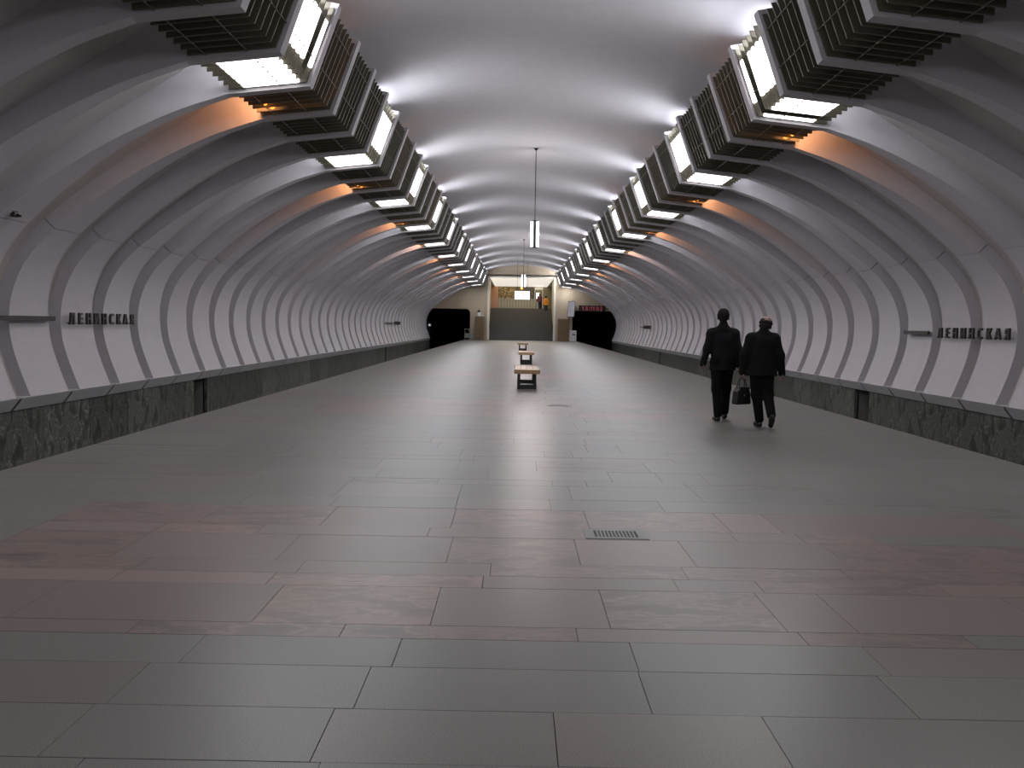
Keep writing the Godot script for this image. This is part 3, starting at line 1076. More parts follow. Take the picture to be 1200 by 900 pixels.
func signs() -> void:
	var word := "ЛЕНИНСКАЯ"
	# [side, z of first letter's middle, z of last, bar from, bar to, label bits]
	var rows := [
		[-1.0, -16.36, -18.92, -14.0, -15.74, "near end of left wall"],
		[1.0, -18.88, -16.29, -20.6, -19.4, "right wall beyond the two men"],
		[-1.0, -59.8, -62.3, -55.8, -59.4, "left wall near its tunnel"],
		[1.0, -62.7, -59.8, -64.6, -63.1, "right wall near its tunnel"],
	]
	for r: Array in rows:
		var s: float = r[0]
		var z0: float = r[1]
		var z1: float = r[2]
		var o := thing("station_sign", Vector3(s * 8.93, 1.36, (z0 + z1) * 0.5))
		tag(o, "dark raised letters of the station name, " + r[5], "sign", "station name lettering")
		for i in 9:
			var l := put("letter", glyph(word[i], 0.225, 0.045), M.sign_metal, o, Vector3(0, 0.11, lerpf(z0, z1, i / 8.0) - o.position.z))
			l.rotation.y = -s * PI * 0.5
			l.scale = Vector3(0.98, 1, 1)
			var sp := new_st()
			tube(sp, Vector3(s * 0.02, 0.03, 0), Vector3(s * 0.12, 0.03, 0), 0.006, -1.0, 6)
			put("pin", sp.commit(), M.sign_metal, o, Vector3(0, 0, l.position.z))
		var za: float = r[3]
		var zb: float = r[4]
		var b := thing("sign_bar", Vector3(s * 8.93, 1.47, (za + zb) * 0.5))
		tag(b, "plain dark bar before the station name, " + r[5], "bar", "bars before the station name")
		var sb := new_st()
		bbox(sb, Vector3.ZERO, Vector3(0.06, 0.085, absf(zb - za)), 0.008)
		put("bar", sb.commit(), M.sign_metal, b)
		for q: float in [-0.4, 0.4]:
			var sq := new_st()
			tube(sq, Vector3(s * 0.02, 0, absf(zb - za) * q), Vector3(s * 0.14, 0, absf(zb - za) * q), 0.015, -1.0, 6)
			put("pin", sq.commit(), M.sign_metal, b)


# ---------------------------------------------------------------- benches and the grate
func benches() -> void:
	var first: Node3D
	var where := [Vector3(-0.14, 0, -19.75), Vector3(-0.02, 0, -32.2), Vector3(-0.04, 0, -48.5)]
	var labels := ["nearest of the three wooden benches, with pale plank seat and dark legs", "middle bench in the row, wooden seat on splayed dark legs", "farthest wooden bench in the row, close to the stairs"]
	for i in 3:
		var o: Node3D
		if i == 0:
			o = thing("bench", where[0])
			first = o
			# seat of four boards in a frame, on two trapezoid leg frames with a foot bar
			for q in 4:
				var st := new_st()
				bbox(st, Vector3(-0.216 + q * 0.144, 0.435, -1.05), Vector3(0.14, 0.05, 2.14), 0.006)
				put("seat_board", st.commit(), M.bench_wood, o)
			for zz: float in [0.0, -2.1]:
				var sa := new_st()
				bbox(sa, Vector3(0, 0.415, zz + (0.035 if zz > -1 else -0.035)), Vector3(0.6, 0.10, 0.03), 0.006)
				put("apron", sa.commit(), M.bench_wood, o)
				var z2 := zz - 0.12 if zz > -1 else zz + 0.12
				for sx: float in [-1.0, 1.0]:
					var sl := new_st()
					var pts := PackedVector2Array([Vector2(sx * 0.155, 0.41), Vector2(sx * 0.215, 0.41), Vector2(sx * 0.225, 0.0), Vector2(sx * 0.155, 0.0)])
					extrude(sl, pts, z2 - 0.035, z2 + 0.035)
					put("leg", sl.commit(), M.bench_leg, o)
				var sf := new_st()
				bbox(sf, Vector3(0, 0.055, z2), Vector3(0.32, 0.10, 0.05), 0.006)
				put("foot_bar", sf.commit(), M.bench_leg, o)
			var sr := new_st()
			bbox(sr, Vector3(0, 0.385, -1.05), Vector3(0.08, 0.05, 1.9), 0.006)
			put("stretcher", sr.commit(), M.bench_leg, o)
		else:
			o = first.duplicate()
			o.name = numbered("bench")
			add_child(o)
			o.position = where[i]
		tag(o, labels[i], "bench", "wooden benches along the middle of the platform")


func floor_grate() -> void:
	var o := thing("floor_grate", Vector3(0.345, 0.0, -6.08))
	tag(o, "small slotted metal drain grate set in the pink slabs near the camera", "grate", "drain grates in the platform floor")
	var st := new_st()
	box(st, Vector3(0, 0.0012, -0.115), Vector3(0.45, 0.006, 0.05))
	box(st, Vector3(0, 0.0012, 0.115), Vector3(0.45, 0.006, 0.05))
	box(st, Vector3(-0.19, 0.0012, 0), Vector3(0.07, 0.006, 0.18))
	box(st, Vector3(0.19, 0.0012, 0), Vector3(0.07, 0.006, 0.18))
	put("frame", st.commit(), M.grate_metal, o)
	var sb := new_st()
	box(sb, Vector3.ZERO, Vector3(0.014, 0.006, 0.18))
	var bar := sb.commit()
	for i in 11:
		put("bar", bar, M.grate_metal, o, Vector3(-0.13 + i * 0.026, 0.0012, 0))
	var sd := new_st()
	box(sd, Vector3(0, -0.0012, 0), Vector3(0.32, 0.003, 0.2))
	put("slot_back", sd.commit(), M.mortar, o)
	var far := o.duplicate()
	far.name = numbered("floor_grate")
	add_child(far)
	far.position = Vector3(0.42, 0.0, -15.95)
	tag(far, "farther slotted drain grate in the floor before the nearest bench", "grate", "drain grates in the platform floor")


# ---------------------------------------------------------------- things at the far end
func end_furniture() -> void:
	var z := -ZEND + 0.13
	# brown door
	var d := thing("door_1", Vector3(4.0, 0, z))
	tag(d, "brown wooden door in the end wall, right of the stairs", "door", "", "structure")
	var s1 := new_st()
	bbox(s1, Vector3(0, 1.02, 0.0), Vector3(0.92, 2.04, 0.06), 0.006)
	put("door_leaf", s1.commit(), M.door_wood, d)
	var s2 := new_st()
	for x: float in [-0.5, 0.5]:
		bbox(s2, Vector3(x, 1.05, 0.02), Vector3(0.08, 2.1, 0.1), 0.006)
	bbox(s2, Vector3(0, 2.09, 0.02), Vector3(1.08, 0.08, 0.1), 0.006)
	put("door_frame", s2.commit(), M.booth_brown, d)
	var s3 := new_st()
	tube(s3, Vector3(0.36, 1.0, 0.03), Vector3(0.36, 1.0, 0.09), 0.018)
	put("handle", s3.commit(), M.rod_metal, d)
	# white cabinet
	var c := thing("cabinet", Vector3(4.9, 0, z + 0.35))
	tag(c, "white metal cabinet on the platform between the door and the right tunnel", "cabinet")
	var s4 := new_st()
	bbox(s4, Vector3(0, 0.52, 0), Vector3(0.64, 1.04, 0.4), 0.012)
	put("body", s4.commit(), M.cabinet_white, c)
	var s5 := new_st()
	bbox(s5, Vector3(0, 0.53, 0.205), Vector3(0.56, 0.92, 0.02), 0.006)
	put("door", s5.commit(), M.cabinet_white, c)
	var s6 := new_st()
	box(s6, Vector3(0.06, 0.66, 0.218), Vector3(0.24, 0.12, 0.008))
	put("label_plate", s6.commit(), M.dark_metal, c)
	# driver's mirror over the door's right edge
	var m := thing("mirror", Vector3(4.65, 2.3, z + 0.5))
	m.rotation = Vector3(-0.22, -0.3, 0)
	tag(m, "upright platform mirror hung between the door and the right tunnel", "mirror")
	var s7 := new_st()
	bbox(s7, Vector3(0, 0.76, 0), Vector3(0.68, 1.52, 0.05), 0.01)
	put("frame", s7.commit(), M.dark_metal, m)
	var s8 := new_st()
	box(s8, Vector3(0, 0.76, 0.028), Vector3(0.62, 1.46, 0.006))
	put("glass", s8.commit(), M.mirror, m)
	var s9 := new_st()
	tube(s9, Vector3(0, 1.5, -0.02), Vector3(0.1, 1.9, -0.5), 0.02)
	put("bracket", s9.commit(), M.dark_metal, m)
	# interval clock
	var k := thing("clock_display", Vector3(6.66, 2.84, z + 0.1))
	tag(k, "black interval clock with red digits above the right tunnel mouth", "clock")
	var s10 := new_st()
	bbox(s10, Vector3(0, 0.285, 0), Vector3(2.5, 0.57, 0.16), 0.015)
	put("case", s10.commit(), M.dark_metal, k)
	var txt := "18:11 02"
	var xs := [-0.86, -0.5, -0.24, -0.06, 0.16, 0.0, 0.52, 0.86]
	for i in txt.length():
		if txt[i] == " ":
			continue
		put("digit", glyph(txt[i], 0.36, 0.02), M.digit_red, k, Vector3(xs[i], 0.285, 0.09))
	# left: brown booth with a lamp on top, and a low metal gate
	var b := thing("booth", Vector3(-3.92, 0, z + 0.3))
	tag(b, "narrow brown booth against the end wall, left of the stairs", "booth")
	var t1 := new_st()
	bbox(t1, Vector3(0, 1.12, 0), Vector3(0.88, 2.24, 0.5), 0.012)
	put("body", t1.commit(), M.booth_brown, b)
	var t2 := new_st()
	bbox(t2, Vector3(0, 1.08, 0.255), Vector3(0.7, 2.0, 0.02), 0.006)
	put("door", t2.commit(), M.door_wood, b)
	var t3 := new_st()
	box(t3, Vector3(0, 2.27, 0.0), Vector3(0.96, 0.05, 0.58))
	put("top", t3.commit(), M.white_trim, b)
	var al := thing("alarm_lamp", Vector3(-4.0, 2.295, z + 0.32))
	tag(al, "small round lamp standing on top of the brown booth", "lamp")
	var t4 := new_st()
	lathe(t4, Vector3.ZERO, [Vector2(0.0, 0.0), Vector2(0.16, 0.0), Vector2(0.14, 0.2), Vector2(0.1, 0.3), Vector2(0.0, 0.3)], 14)
	put("base", t4.commit(), M.cabinet_white, al)
	var t5 := new_st()
	lathe(t5, Vector3(0, 0.41, 0), globe(0.12))
	put("head", t5.commit(), M.dark_metal, al)
	var g := thing("platform_gate", Vector3(-4.88, 0, z + 0.55))
	tag(g, "low grey metal gate at the platform end beside the left tunnel", "gate")
	for x: float in [-0.42, -0.02, 0.4]:
		var t6 := new_st()
		tube(t6, Vector3(x, 0, 0), Vector3(x, 1.05, 0), 0.03)
		put("post", t6.commit(), M.grate_metal, g)
	for y: float in [0.2, 0.6, 1.0]:
		var t7 := new_st()
		tube(t7, Vector3(-0.42, y, 0), Vector3(0.4, y, 0), 0.02)
		put("rail", t7.commit(), M.grate_metal, g)
	var t8 := new_st()
	bbox(t8, Vector3(-0.01, 0.4, 0), Vector3(0.78, 0.36, 0.015), 0.004)
	put("panel", t8.commit(), M.grate_metal, g)
	# little white signal in the left tunnel
	var sg := thing("signal_lamp", Vector3(-8.85, 1.33, -ZEND - 1.6))
	tag(sg, "small white signal lamp just inside the left tunnel mouth", "signal lamp")
	var t9 := new_st()
	bbox(t9, Vector3(0, 0, 0), Vector3(0.3, 0.42, 0.2), 0.02)
	tube(t9, Vector3(0, -2.6, -0.05), Vector3(0, -0.2, -0.05), 0.03)
	put("case", t9.commit(), M.dark_metal, sg)
	var t10 := new_st()
	tube(t10, Vector3(0, 0, 0.09), Vector3(0, 0, 0.12), 0.11, -1.0, 14)
	var wm := mat("signal_glow", Color(0.6, 0.6, 0.6), 0.4)
	wm.emission_enabled = true
	wm.emission = Color(0.9, 0.92, 1.0)
	wm.emission_energy_multiplier = 0.35
	put("lens", t10.commit(), wm, sg)
	# lit hanging sign in front of the stairs
	var li := thing("hanging_sign", Vector3(0.02, 7.1, -76.0))
	tag(li, "bright white lit sign box hung on two wires before the stairs", "sign")
	var w1 := new_st()
	bbox(w1, Vector3(0, -3.0, 0), Vector3(1.38, 0.78, 0.16), 0.015)
	put("box", w1.commit(), M.cabinet_white, li)
	var w2 := new_st()
	bbox(w2, Vector3(0, -3.0, 0.085), Vector3(1.32, 0.72, 0.02), 0.004)
	put("lit_face", w2.commit(), M.opal_sign, li)
	area(li, Vector3(0, -3.0, 0.11), Vector3.BACK, Vector2(1.32, 0.72), 1.5, Color(1, 0.95, 0.97))
	var w3 := new_st()
	for q: Array in [[-0.5, -3.12, 0.05, 0.2], [0.14, -2.98, 0.07, 0.22], [0.17, -3.14, 0.05, 0.12], [0.53, -3.06, 0.03, 0.26]]:
		box(w3, Vector3(q[0], q[1], 0.097), Vector3(q[2], q[3], 0.006))
	put("marks", w3.commit(), M.fitting_metal, li)
	for x: float in [-0.44, 0.47]:
		var w4 := new_st()
		tube(w4, Vector3(x, 0.05, 0), Vector3(x, -2.62, 0), 0.012, -1.0, 6)
		put("wire", w4.commit(), M.dark_metal, li)


# ---------------------------------------------------------------- people
# bones: [from, to, radius, radius, depth factor]; a smooth union of tapered capsules, meshed as surface nets
func skin_mesh(st_v: Array, bones: Array, cell: float, kk: float, cut := -99.0) -> void:
	var lo := Vector3.ONE * 1e9
	var hi := Vector3.ONE * -1e9
	for b: Array in bones:
		var r: float = maxf(b[2], b[3]) + kk
		for p: Vector3 in [b[0], b[1]]:
			lo = lo.min(p - Vector3(r, r, r))
			hi = hi.max(p + Vector3(r, r, r))
	lo -= Vector3.ONE * cell * 2
	hi += Vector3.ONE * cell * 2
	var nx := int((hi.x - lo.x) / cell) + 2
	var ny := int((hi.y - lo.y) / cell) + 2
	var nz := int((hi.z - lo.z) / cell) + 2
	var g := PackedFloat32Array()
	g.resize(nx * ny * nz)
	g.fill(1.0)
	for b: Array in bones:
		var a: Vector3 = b[0]
		var c: Vector3 = b[1]
		var ra: float = b[2]
		var rb: float = b[3]
		var fz: float = b[4] if b.size() > 4 else 1.0
		var m := maxf(ra, rb) + kk + cell * 2.0
		var l := a.min(c) - Vector3(m, m, m) - lo
		var h := a.max(c) + Vector3(m, m, m) - lo
		var ab := c - a
		ab.z *= fz
		var ll := maxf(ab.length_squared(), 1e-9)
		for iz in range(maxi(0, int(l.z / cell)), mini(nz, int(h.z / cell) + 1)):
			for iy in range(maxi(0, int(l.y / cell)), mini(ny, int(h.y / cell) + 1)):
				var row := (iz * ny + iy) * nx
				for ix in range(maxi(0, int(l.x / cell)), mini(nx, int(h.x / cell) + 1)):
					var p := lo + Vector3(ix, iy, iz) * cell - a
					p.z *= fz
					var t := clampf(p.dot(ab) / ll, 0.0, 1.0)
					var d := (p - ab * t).length() - lerpf(ra, rb, t)
					var o := g[row + ix]
					var hh := maxf(kk - absf(o - d), 0.0)
					g[row + ix] = minf(o, d) - hh * hh / (4.0 * kk)
	# cut level at the hem
	if cut > -90.0:
		for iz in nz:
			for iy in ny:
				var below := cut - (lo.y + iy * cell)
				if below < -cell * 2.0:
					continue
				for ix in nx:
					var at := (iz * ny + iy) * nx + ix
					g[at] = maxf(g[at], below)
	# one vertex in each crossed cell
	var vid := PackedInt32Array()
	vid.resize(nx * ny * nz)
	vid.fill(-1)
	var verts := PackedVector3Array()
	var offs := [0, 1, nx, nx + 1, nx * ny, nx * ny + 1, nx * ny + nx, nx * ny + nx + 1]
	var cp := [Vector3(0, 0, 0), Vector3(1, 0, 0), Vector3(0, 1, 0), Vector3(1, 1, 0), Vector3(0, 0, 1), Vector3(1, 0, 1), Vector3(0, 1, 1), Vector3(1, 1, 1)]
	var edges := [[0, 1], [2, 3], [4, 5], [6, 7], [0, 2], [1, 3], [4, 6], [5, 7], [0, 4], [1, 5], [2, 6], [3, 7]]
	for iz in nz - 1:
		for iy in ny - 1:
			var row := (iz * ny + iy) * nx
			for ix in nx - 1:
				var at := row + ix
				var s := 0
				for q in 8:
					if g[at + offs[q]] < 0.0:
						s += 1
				if s == 0 or s == 8:
					continue
				var sum := Vector3.ZERO
				var n := 0
				for e: Array in edges:
					var d0 := g[at + offs[e[0]]]
					var d1 := g[at + offs[e[1]]]
					if (d0 < 0.0) != (d1 < 0.0):
						sum += cp[e[0]].lerp(cp[e[1]], d0 / (d0 - d1))
						n += 1
				vid[at] = verts.size()
				verts.append(lo + (Vector3(ix, iy, iz) + sum / n) * cell)
	var idx := PackedInt32Array()
	var step := [1, nx, nx * ny]
	for iz in range(1, nz - 1):
		for iy in range(1, ny - 1):
			var row := (iz * ny + iy) * nx
			for ix in range(1, nx - 1):
				var at := row + ix
				var inside := g[at] < 0.0
				for ax in 3:
					if (g[at + step[ax]] < 0.0) == inside:
						continue
					var u: int = step[(ax + 1) % 3]
					var v: int = step[(ax + 2) % 3]
					var q0 := vid[at - u - v]
					var q1 := vid[at - v]
					var q2 := vid[at]
					var q3 := vid[at - u]
					if q0 < 0 or q1 < 0 or q2 < 0 or q3 < 0:
						continue
					if inside:
						idx.append_array([q0, q2, q1, q0, q3, q2])
					else:
						idx.append_array([q0, q1, q2, q0, q2, q3])
	var nor := PackedVector3Array()
	nor.resize(verts.size())
	for i in range(0, idx.size(), 3):
		var f := (verts[idx[i + 2]] - verts[idx[i]]).cross(verts[idx[i + 1]] - verts[idx[i]])
		for q in 3:
			nor[idx[i + q]] += f
	var base: int = st_v[0].size()
	for i in verts.size():
		nor[i] = nor[i].normalized()
	st_v[0].append_array(verts)
	st_v[1].append_array(nor)
	for i in idx.size():
		idx[i] += base
	st_v[2].append_array(idx)


func skins(sets: Array) -> ArrayMesh:
	var acc := [PackedVector3Array(), PackedVector3Array(), PackedInt32Array()]
	for s: Array in sets:
		skin_mesh(acc, s[0], s[1], s[2], s[3] if s.size() > 3 else -99.0)
	var arr := []
	arr.resize(Mesh.ARRAY_MAX)
	arr[Mesh.ARRAY_VERTEX] = acc[0]
	arr[Mesh.ARRAY_NORMAL] = acc[1]
	arr[Mesh.ARRAY_INDEX] = acc[2]
	var m := ArrayMesh.new()
	m.add_surface_from_arrays(Mesh.PRIMITIVE_TRIANGLES, arr)
	return m


# head facing -z, tilted with the basis given
func head_bones(c: Vector3, b: Basis) -> Array:
	var r := []
	var f := func(x: float, y: float, z: float) -> Vector3: return c + b * Vector3(x, y, z)
	r.append([f.call(0, 0.035, 0.015), f.call(0, 0.03, -0.025), 0.087, 0.080])
	r.append([f.call(0, -0.03, -0.03), f.call(0, -0.09, -0.055), 0.068, 0.040])      # jaw
	r.append([f.call(0, 0.01, -0.098), f.call(0, -0.025, -0.122), 0.011, 0.016])     # nose
	r.append([f.call(-0.035, 0.022, -0.092), f.call(0.035, 0.022, -0.092), 0.014, 0.014])   # brow
	r.append([f.call(-0.022, -0.058, -0.092), f.call(0.022, -0.058, -0.092), 0.010, 0.010]) # lips
	for s: float in [-1.0, 1.0]:
		r.append([f.call(s * 0.034, -0.015, -0.078), f.call(s * 0.045, -0.03, -0.06), 0.02, 0.02])
		r.append([f.call(s * 0.083, 0.012, 0.012), f.call(s * 0.087, -0.03, 0.004), 0.015, 0.010])  # ear
	return r


# hand hanging from wrist w along direction d; palm towards the thigh; curl 0..1
func hand_bones(w: Vector3, d: Vector3, fwd: Vector3, curl: float, s: float) -> Array:
	var r := []
	var across := fwd.normalized()
	var palm_n := d.cross(across).normalized() * s      # towards the body
	if palm_n.x * s > 0.0:
		palm_n = -palm_n
	var base := w + d * 0.085
	for i in 4:
		var u := (i - 1.5) * 0.0205
		r.append([w + d * 0.01 + across * u * 0.7, base + across * u, 0.014, 0.0115])
		var len: float = [0.082, 0.092, 0.086, 0.068][3 - i]
		var p := base + across * u
		var dir := d
		for j in 3:
			dir = (dir + palm_n * (0.25 + curl * 0.95)).normalized()
			var q: Vector3 = p + dir * len * [0.45, 0.32, 0.23][j]
			r.append([p, q, 0.0092 - j * 0.0008, 0.0086 - j * 0.0010])
			p = q
	var tb := w + d * 0.03 + across * 0.026
	var t1 := tb + (across * 0.7 + d * 0.75 + palm_n * 0.25).normalized() * 0.042
	var t2 := t1 + (d * 0.9 + across * 0.2 + palm_n * (0.3 + curl)).normalized() * 0.032
	r.append([w + d * 0.015 + across * 0.015, tb, 0.013, 0.012])
	r.append([tb, t1, 0.012, 0.010])
	r.append([t1, t2, 0.010, 0.008])
	return r


func figure(o: Node3D, J: Dictionary, look: Dictionary) -> void:
	var c: float = look.cell
	var hb: Basis = look.get("head", Basis.IDENTITY)
	# the body itself, all of one surface
	var body := []
	body.append([J.neck, J.head + hb * Vector3(0, -0.06, 0.015), 0.058, 0.054])
	body.append([J.chest, J.neck, 0.09, 0.060, 1.3])
	body.append([J.pelvis, J.chest, 0.115, 0.125, 1.5])
	for s: String in ["l", "r"]:
		body.append([J.chest + Vector3(0, 0.1, 0), J["sh" + s], 0.07, 0.05])
		body.append([J["sh" + s], J["el" + s], 0.052, 0.040])
		body.append([J["el" + s], J["wr" + s], 0.040, 0.026])
		body.append([J.pelvis + Vector3(0, -0.02, 0), J["hip" + s], 0.09, 0.08, 1.2])
		body.append([J["hip" + s], J["kn" + s], 0.075, 0.052])
		body.append([J["kn" + s], J["an" + s], 0.050, 0.036])
		body.append([J["an" + s], J["to" + s], 0.036, 0.028])
	var sets := [[body, c, 0.04], [head_bones(J.head, hb), look.fine, 0.016]]
	for s: String in ["l", "r"]:
		var d: Vector3 = (J["wr" + s] - J["el" + s]).normalized()
		sets.append([hand_bones(J["wr" + s], d, Vector3(0, d.z, -d.y) * (1.0 if d.y < 0 else -1.0), look.curl, 1.0 if s == "r" else -1.0), look.fine, 0.006])
	put("body", skins(sets), M.skin, o)
	# jacket: torso, flared hem, sleeves, collar
	var jk := []
	var hem: Vector3 = J.hem
	jk.append([J.pelvis.lerp(J.chest, 0.35), J.chest, 0.175 * look.bulk, 0.185 * look.bulk, 1.4])
	jk.append([hem + Vector3(0, -0.1, 0), J.pelvis.lerp(J.chest, 0.35), 0.225 * look.bulk, 0.175 * look.bulk, 1.5])
	jk.append([J.chest, J.neck + Vector3(0, -0.05, 0.01), 0.15, 0.085, 1.2])
	jk.append([J.neck + Vector3(0, -0.02, 0.012), J.neck + Vector3(0, 0.05, 0.004), 0.074, 0.068])
	for s: String in ["l", "r"]:
		var out := -1.0 if s == "l" else 1.0
		jk.append([J.neck + Vector3(out * 0.03, -0.045, 0.0), J["sh" + s] + Vector3(-out * 0.01, 0.0, 0), 0.070, 0.080])
		jk.append([J.chest + Vector3(out * 0.05, 0.02, 0), J["sh" + s] + Vector3(-out * 0.03, -0.02, 0), 0.135, 0.085, 1.15])
		jk.append([J["sh" + s], J["el" + s], 0.075 * look.bulk, 0.060 * look.bulk])
		jk.append([J["el" + s], J["wr" + s] + (J["wr" + s] - J["el" + s]).normalized() * 0.035, 0.060 * look.bulk, 0.052])
		# (the sleeves end above the hem, at the knuckles)
	put("jacket", skins([[jk, c, 0.05, hem.y - 0.03]]), look.jacket, o)
	var tr := []
	tr.append([J.pelvis + Vector3(-0.04, 0, 0), J.pelvis + Vector3(0.04, 0, 0), 0.145, 0.145, 1.2])
	for s: String in ["l", "r"]:
		tr.append([J["hip" + s], J["kn" + s], 0.108, 0.080])
		tr.append([J["kn" + s], J["an" + s] + (J["kn" + s] - J["an" + s]).normalized() * 0.01, 0.080, 0.066])
	put("trousers", skins([[tr, c, 0.05]]), look.trousers, o)
	for s: String in ["l", "r"]:
		var an: Vector3 = J["an" + s]
		var to: Vector3 = J["to" + s]
		var heel: Vector3 = J["he" + s]
		var sb := [[heel, to, 0.036, 0.030], [an, heel.lerp(to, 0.35), 0.046, 0.044], [heel.lerp(to, 0.4), to, 0.042, 0.036]]
		put("shoe", skins([[sb, c * 0.7, 0.02]]), M.shoe_leather, o)
	var hair := []
	var hf := func(x: float, y: float, z: float) -> Vector3: return J.head + hb * Vector3(x, y, z)
	if look.bald:
		# a fringe round the back and the sides, bare crown
		for i in 9:
			var p := PI * (i / 8.0)
			var q := PI * (minf(i + 1, 8) / 8.0)
			hair.append([hf.call(cos(p) * 0.082, 0.015, 0.01 + sin(p) * 0.082), hf.call(cos(q) * 0.082, 0.015, 0.01 + sin(q) * 0.082), 0.020, 0.020])
			hair.append([hf.call(cos(p) * 0.074, -0.04, 0.008 + sin(p) * 0.074), hf.call(cos(q) * 0.074, -0.04, 0.008 + sin(q) * 0.074), 0.020, 0.020])
			hair.append([hf.call(cos(p) * 0.076, 0.055, 0.012 + sin(p) * 0.066), hf.call(cos(q) * 0.076, 0.055, 0.012 + sin(q) * 0.066), 0.014, 0.014])
	else:
		hair.append([hf.call(0, 0.055, 0.02), hf.call(0, 0.058, -0.02), 0.092, 0.085])
		hair.append([hf.call(0, 0.02, 0.04), hf.call(0, -0.075, 0.04), 0.082, 0.052])
		for s: float in [-1.0, 1.0]:
			hair.append([hf.call(s * 0.06, 0.03, 0.02), hf.call(s * 0.066, -0.02, 0.025), 0.036, 0.022])
	put("hair", skins([[hair, look.fine, 0.02]]), look.hair, o)


func stride(h: float, lean: Vector3) -> Dictionary:
	# a walking skeleton facing -z, scaled to height h (drawn for 1.78)
	var k := h / 1.78
	var J := {
		"pelvis": Vector3(0, 0.96, 0.0), "hem": Vector3(0, 0.84, 0.0), "chest": Vector3(0, 1.27, 0.0), "neck": Vector3(0, 1.50, 0.012), "head": Vector3(0, 1.655, -0.005),
		"shl": Vector3(-0.185, 1.395, 0.0), "ell": Vector3(-0.250, 1.16, 0.015), "wrl": Vector3(-0.300, 0.935, -0.02),
		"shr": Vector3(0.185, 1.395, 0.0), "elr": Vector3(0.242, 1.15, 0.03), "wrr": Vector3(0.268, 0.925, 0.0),
		"hipl": Vector3(-0.092, 0.93, 0), "knl": Vector3(-0.085, 0.51, 0.03), "anl": Vector3(-0.072, 0.10, 0.10), "hel": Vector3(-0.072, 0.036, 0.135), "tol": Vector3(-0.087, 0.032, -0.05),
		"hipr": Vector3(0.092, 0.93, 0), "knr": Vector3(0.10, 0.515, -0.13), "anr": Vector3(0.11, 0.12, -0.20), "her": Vector3(0.11, 0.05, -0.165), "tor": Vector3(0.125, 0.05, -0.355),
	}
	for n: String in J:
		J[n] *= k
		J[n] += lean * maxf(0.0, J[n].y - 0.9 * k)
	return J


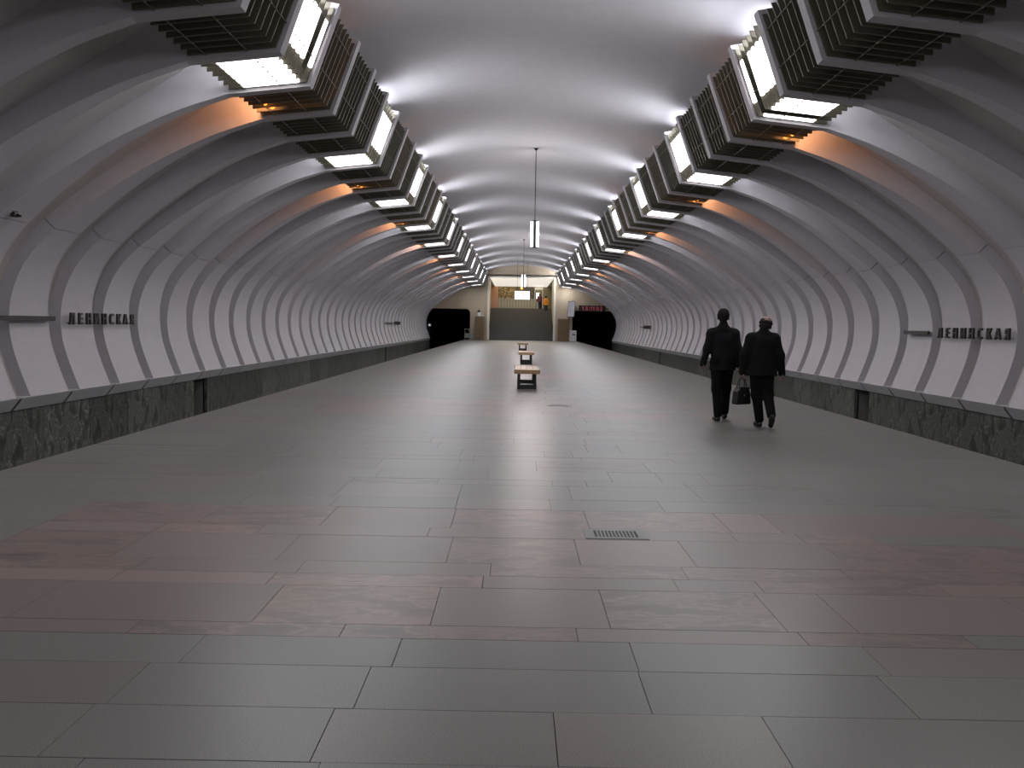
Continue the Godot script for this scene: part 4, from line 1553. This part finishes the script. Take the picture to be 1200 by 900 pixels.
func people() -> void:
	# taller man in a suit
	var a := thing("person", Vector3(2.95, 0, -13.85))
	tag(a, "taller man in a dark suit walking away, dark hair, arms hanging", "person", "men walking away along the platform")
	var Ja := stride(1.80, Vector3(-0.01, 0, -0.02))
	figure(a, Ja, {"cell": 0.016, "fine": 0.005, "bulk": 1.0, "jacket": M.suit_cloth, "trousers": M.trouser_cloth, "hair": M.hair_dark, "bald": false, "curl": 0.3, "head": Basis(Vector3.UP, -0.15)})
	# older man in a dark coat with a bag in his left hand
	var b := thing("person", Vector3(3.36, 0, -13.05))
	tag(b, "stooped balding man in a dark coat walking away with a bag in his hand", "person", "men walking away along the platform")
	var Jb := stride(1.72, Vector3(0.03, 0, -0.10))
	Jb.head += Vector3(0.045, -0.035, -0.055)
	Jb.neck += Vector3(0.01, -0.01, -0.01)
	Jb.ell = Vector3(-0.262, 1.10, -0.02)
	Jb.wrl = Vector3(-0.275, 0.85, -0.06)
	Jb.elr = Vector3(0.262, 1.10, 0.02)
	Jb.wrr = Vector3(0.312, 0.85, -0.02)
	# weight on the left leg, right leg trailing with the foot lifted
	Jb.knl = Vector3(-0.05, 0.49, -0.05); Jb.anl = Vector3(-0.002, 0.10, -0.02); Jb.hel = Vector3(-0.002, 0.036, 0.02); Jb.tol = Vector3(-0.017, 0.032, -0.17)
	Jb.knr = Vector3(0.10, 0.50, 0.02); Jb.anr = Vector3(0.085, 0.20, 0.30); Jb.her = Vector3(0.08, 0.19, 0.36); Jb.tor = Vector3(0.09, 0.05, 0.26)
	figure(b, Jb, {"cell": 0.016, "fine": 0.005, "bulk": 1.12, "jacket": M.coat_cloth, "trousers": M.trouser_cloth, "hair": M.hair_grey, "bald": true, "curl": 0.85, "head": Basis(Vector3.BACK, -0.22) * Basis(Vector3.RIGHT, -0.3)})
	# the bag hangs from the curled fingers
	var hand: Vector3 = b.position + Jb.wrl + Vector3(0.0, -0.105, -0.018)
	var g := thing("handbag", hand + Vector3(0.0, -0.41, 0.0), 0.5)
	tag(g, "black leather bag carried by its handles between the two men", "bag")
	var st := new_st()
	var prof := PackedVector2Array([Vector2(-0.13, 0.0), Vector2(0.13, 0.0), Vector2(0.145, 0.03), Vector2(0.12, 0.2), Vector2(0.07, 0.265), Vector2(-0.07, 0.265), Vector2(-0.12, 0.2), Vector2(-0.145, 0.03)])
	extrude(st, prof, -0.055, 0.055)
	put("body", st.commit(), M.bag_leather, g)
	var sf := new_st()
	bbox(sf, Vector3(0, 0.2, 0.06), Vector3(0.2, 0.12, 0.012), 0.004)
	put("flap", sf.commit(), M.bag_leather, g)
	var sc := new_st()
	bbox(sc, Vector3(0, 0.14, 0.066), Vector3(0.03, 0.03, 0.01), 0.003)
	put("clasp", sc.commit(), M.rod_metal, g)
	for zz: float in [-0.03, 0.03]:
		var sh := new_st()
		var last := Vector3(-0.075, 0.25, zz)
		for i in 12:
			var p := PI * (i + 1) / 12.0
			var q := Vector3(-cos(p) * 0.075, 0.25 + sin(p) * 0.16, zz * (1.0 - sin(p) * 0.9))
			tube(sh, last, q, 0.008, -1.0, 7)
			last = q
		put("handle", sh.commit(), M.bag_leather, g)
	# two people at the head of the stairs
	var zc := -88.6
	var c := thing("person", Vector3(2.55, 2.76, zc))
	tag(c, "person in an orange jacket on the top steps of the staircase", "person", "people at the head of the stairs")
	figure(c, stride(1.74, Vector3(0, 0, -0.02)), {"cell": 0.03, "fine": 0.012, "bulk": 1.1, "jacket": M.orange_cloth, "trousers": M.blue_cloth, "hair": M.hair_dark, "bald": false, "curl": 0.3})
	var e := thing("person", Vector3(1.98, 3.2, -91.5))
	tag(e, "person in dark red clothes beyond the one in orange at the top of the stairs", "person", "people at the head of the stairs")
	figure(e, stride(1.64, Vector3(0, 0, -0.02)), {"cell": 0.03, "fine": 0.012, "bulk": 1.0, "jacket": M.pink_cloth, "trousers": M.blue_cloth, "hair": M.hair_dark, "bald": false, "curl": 0.3})
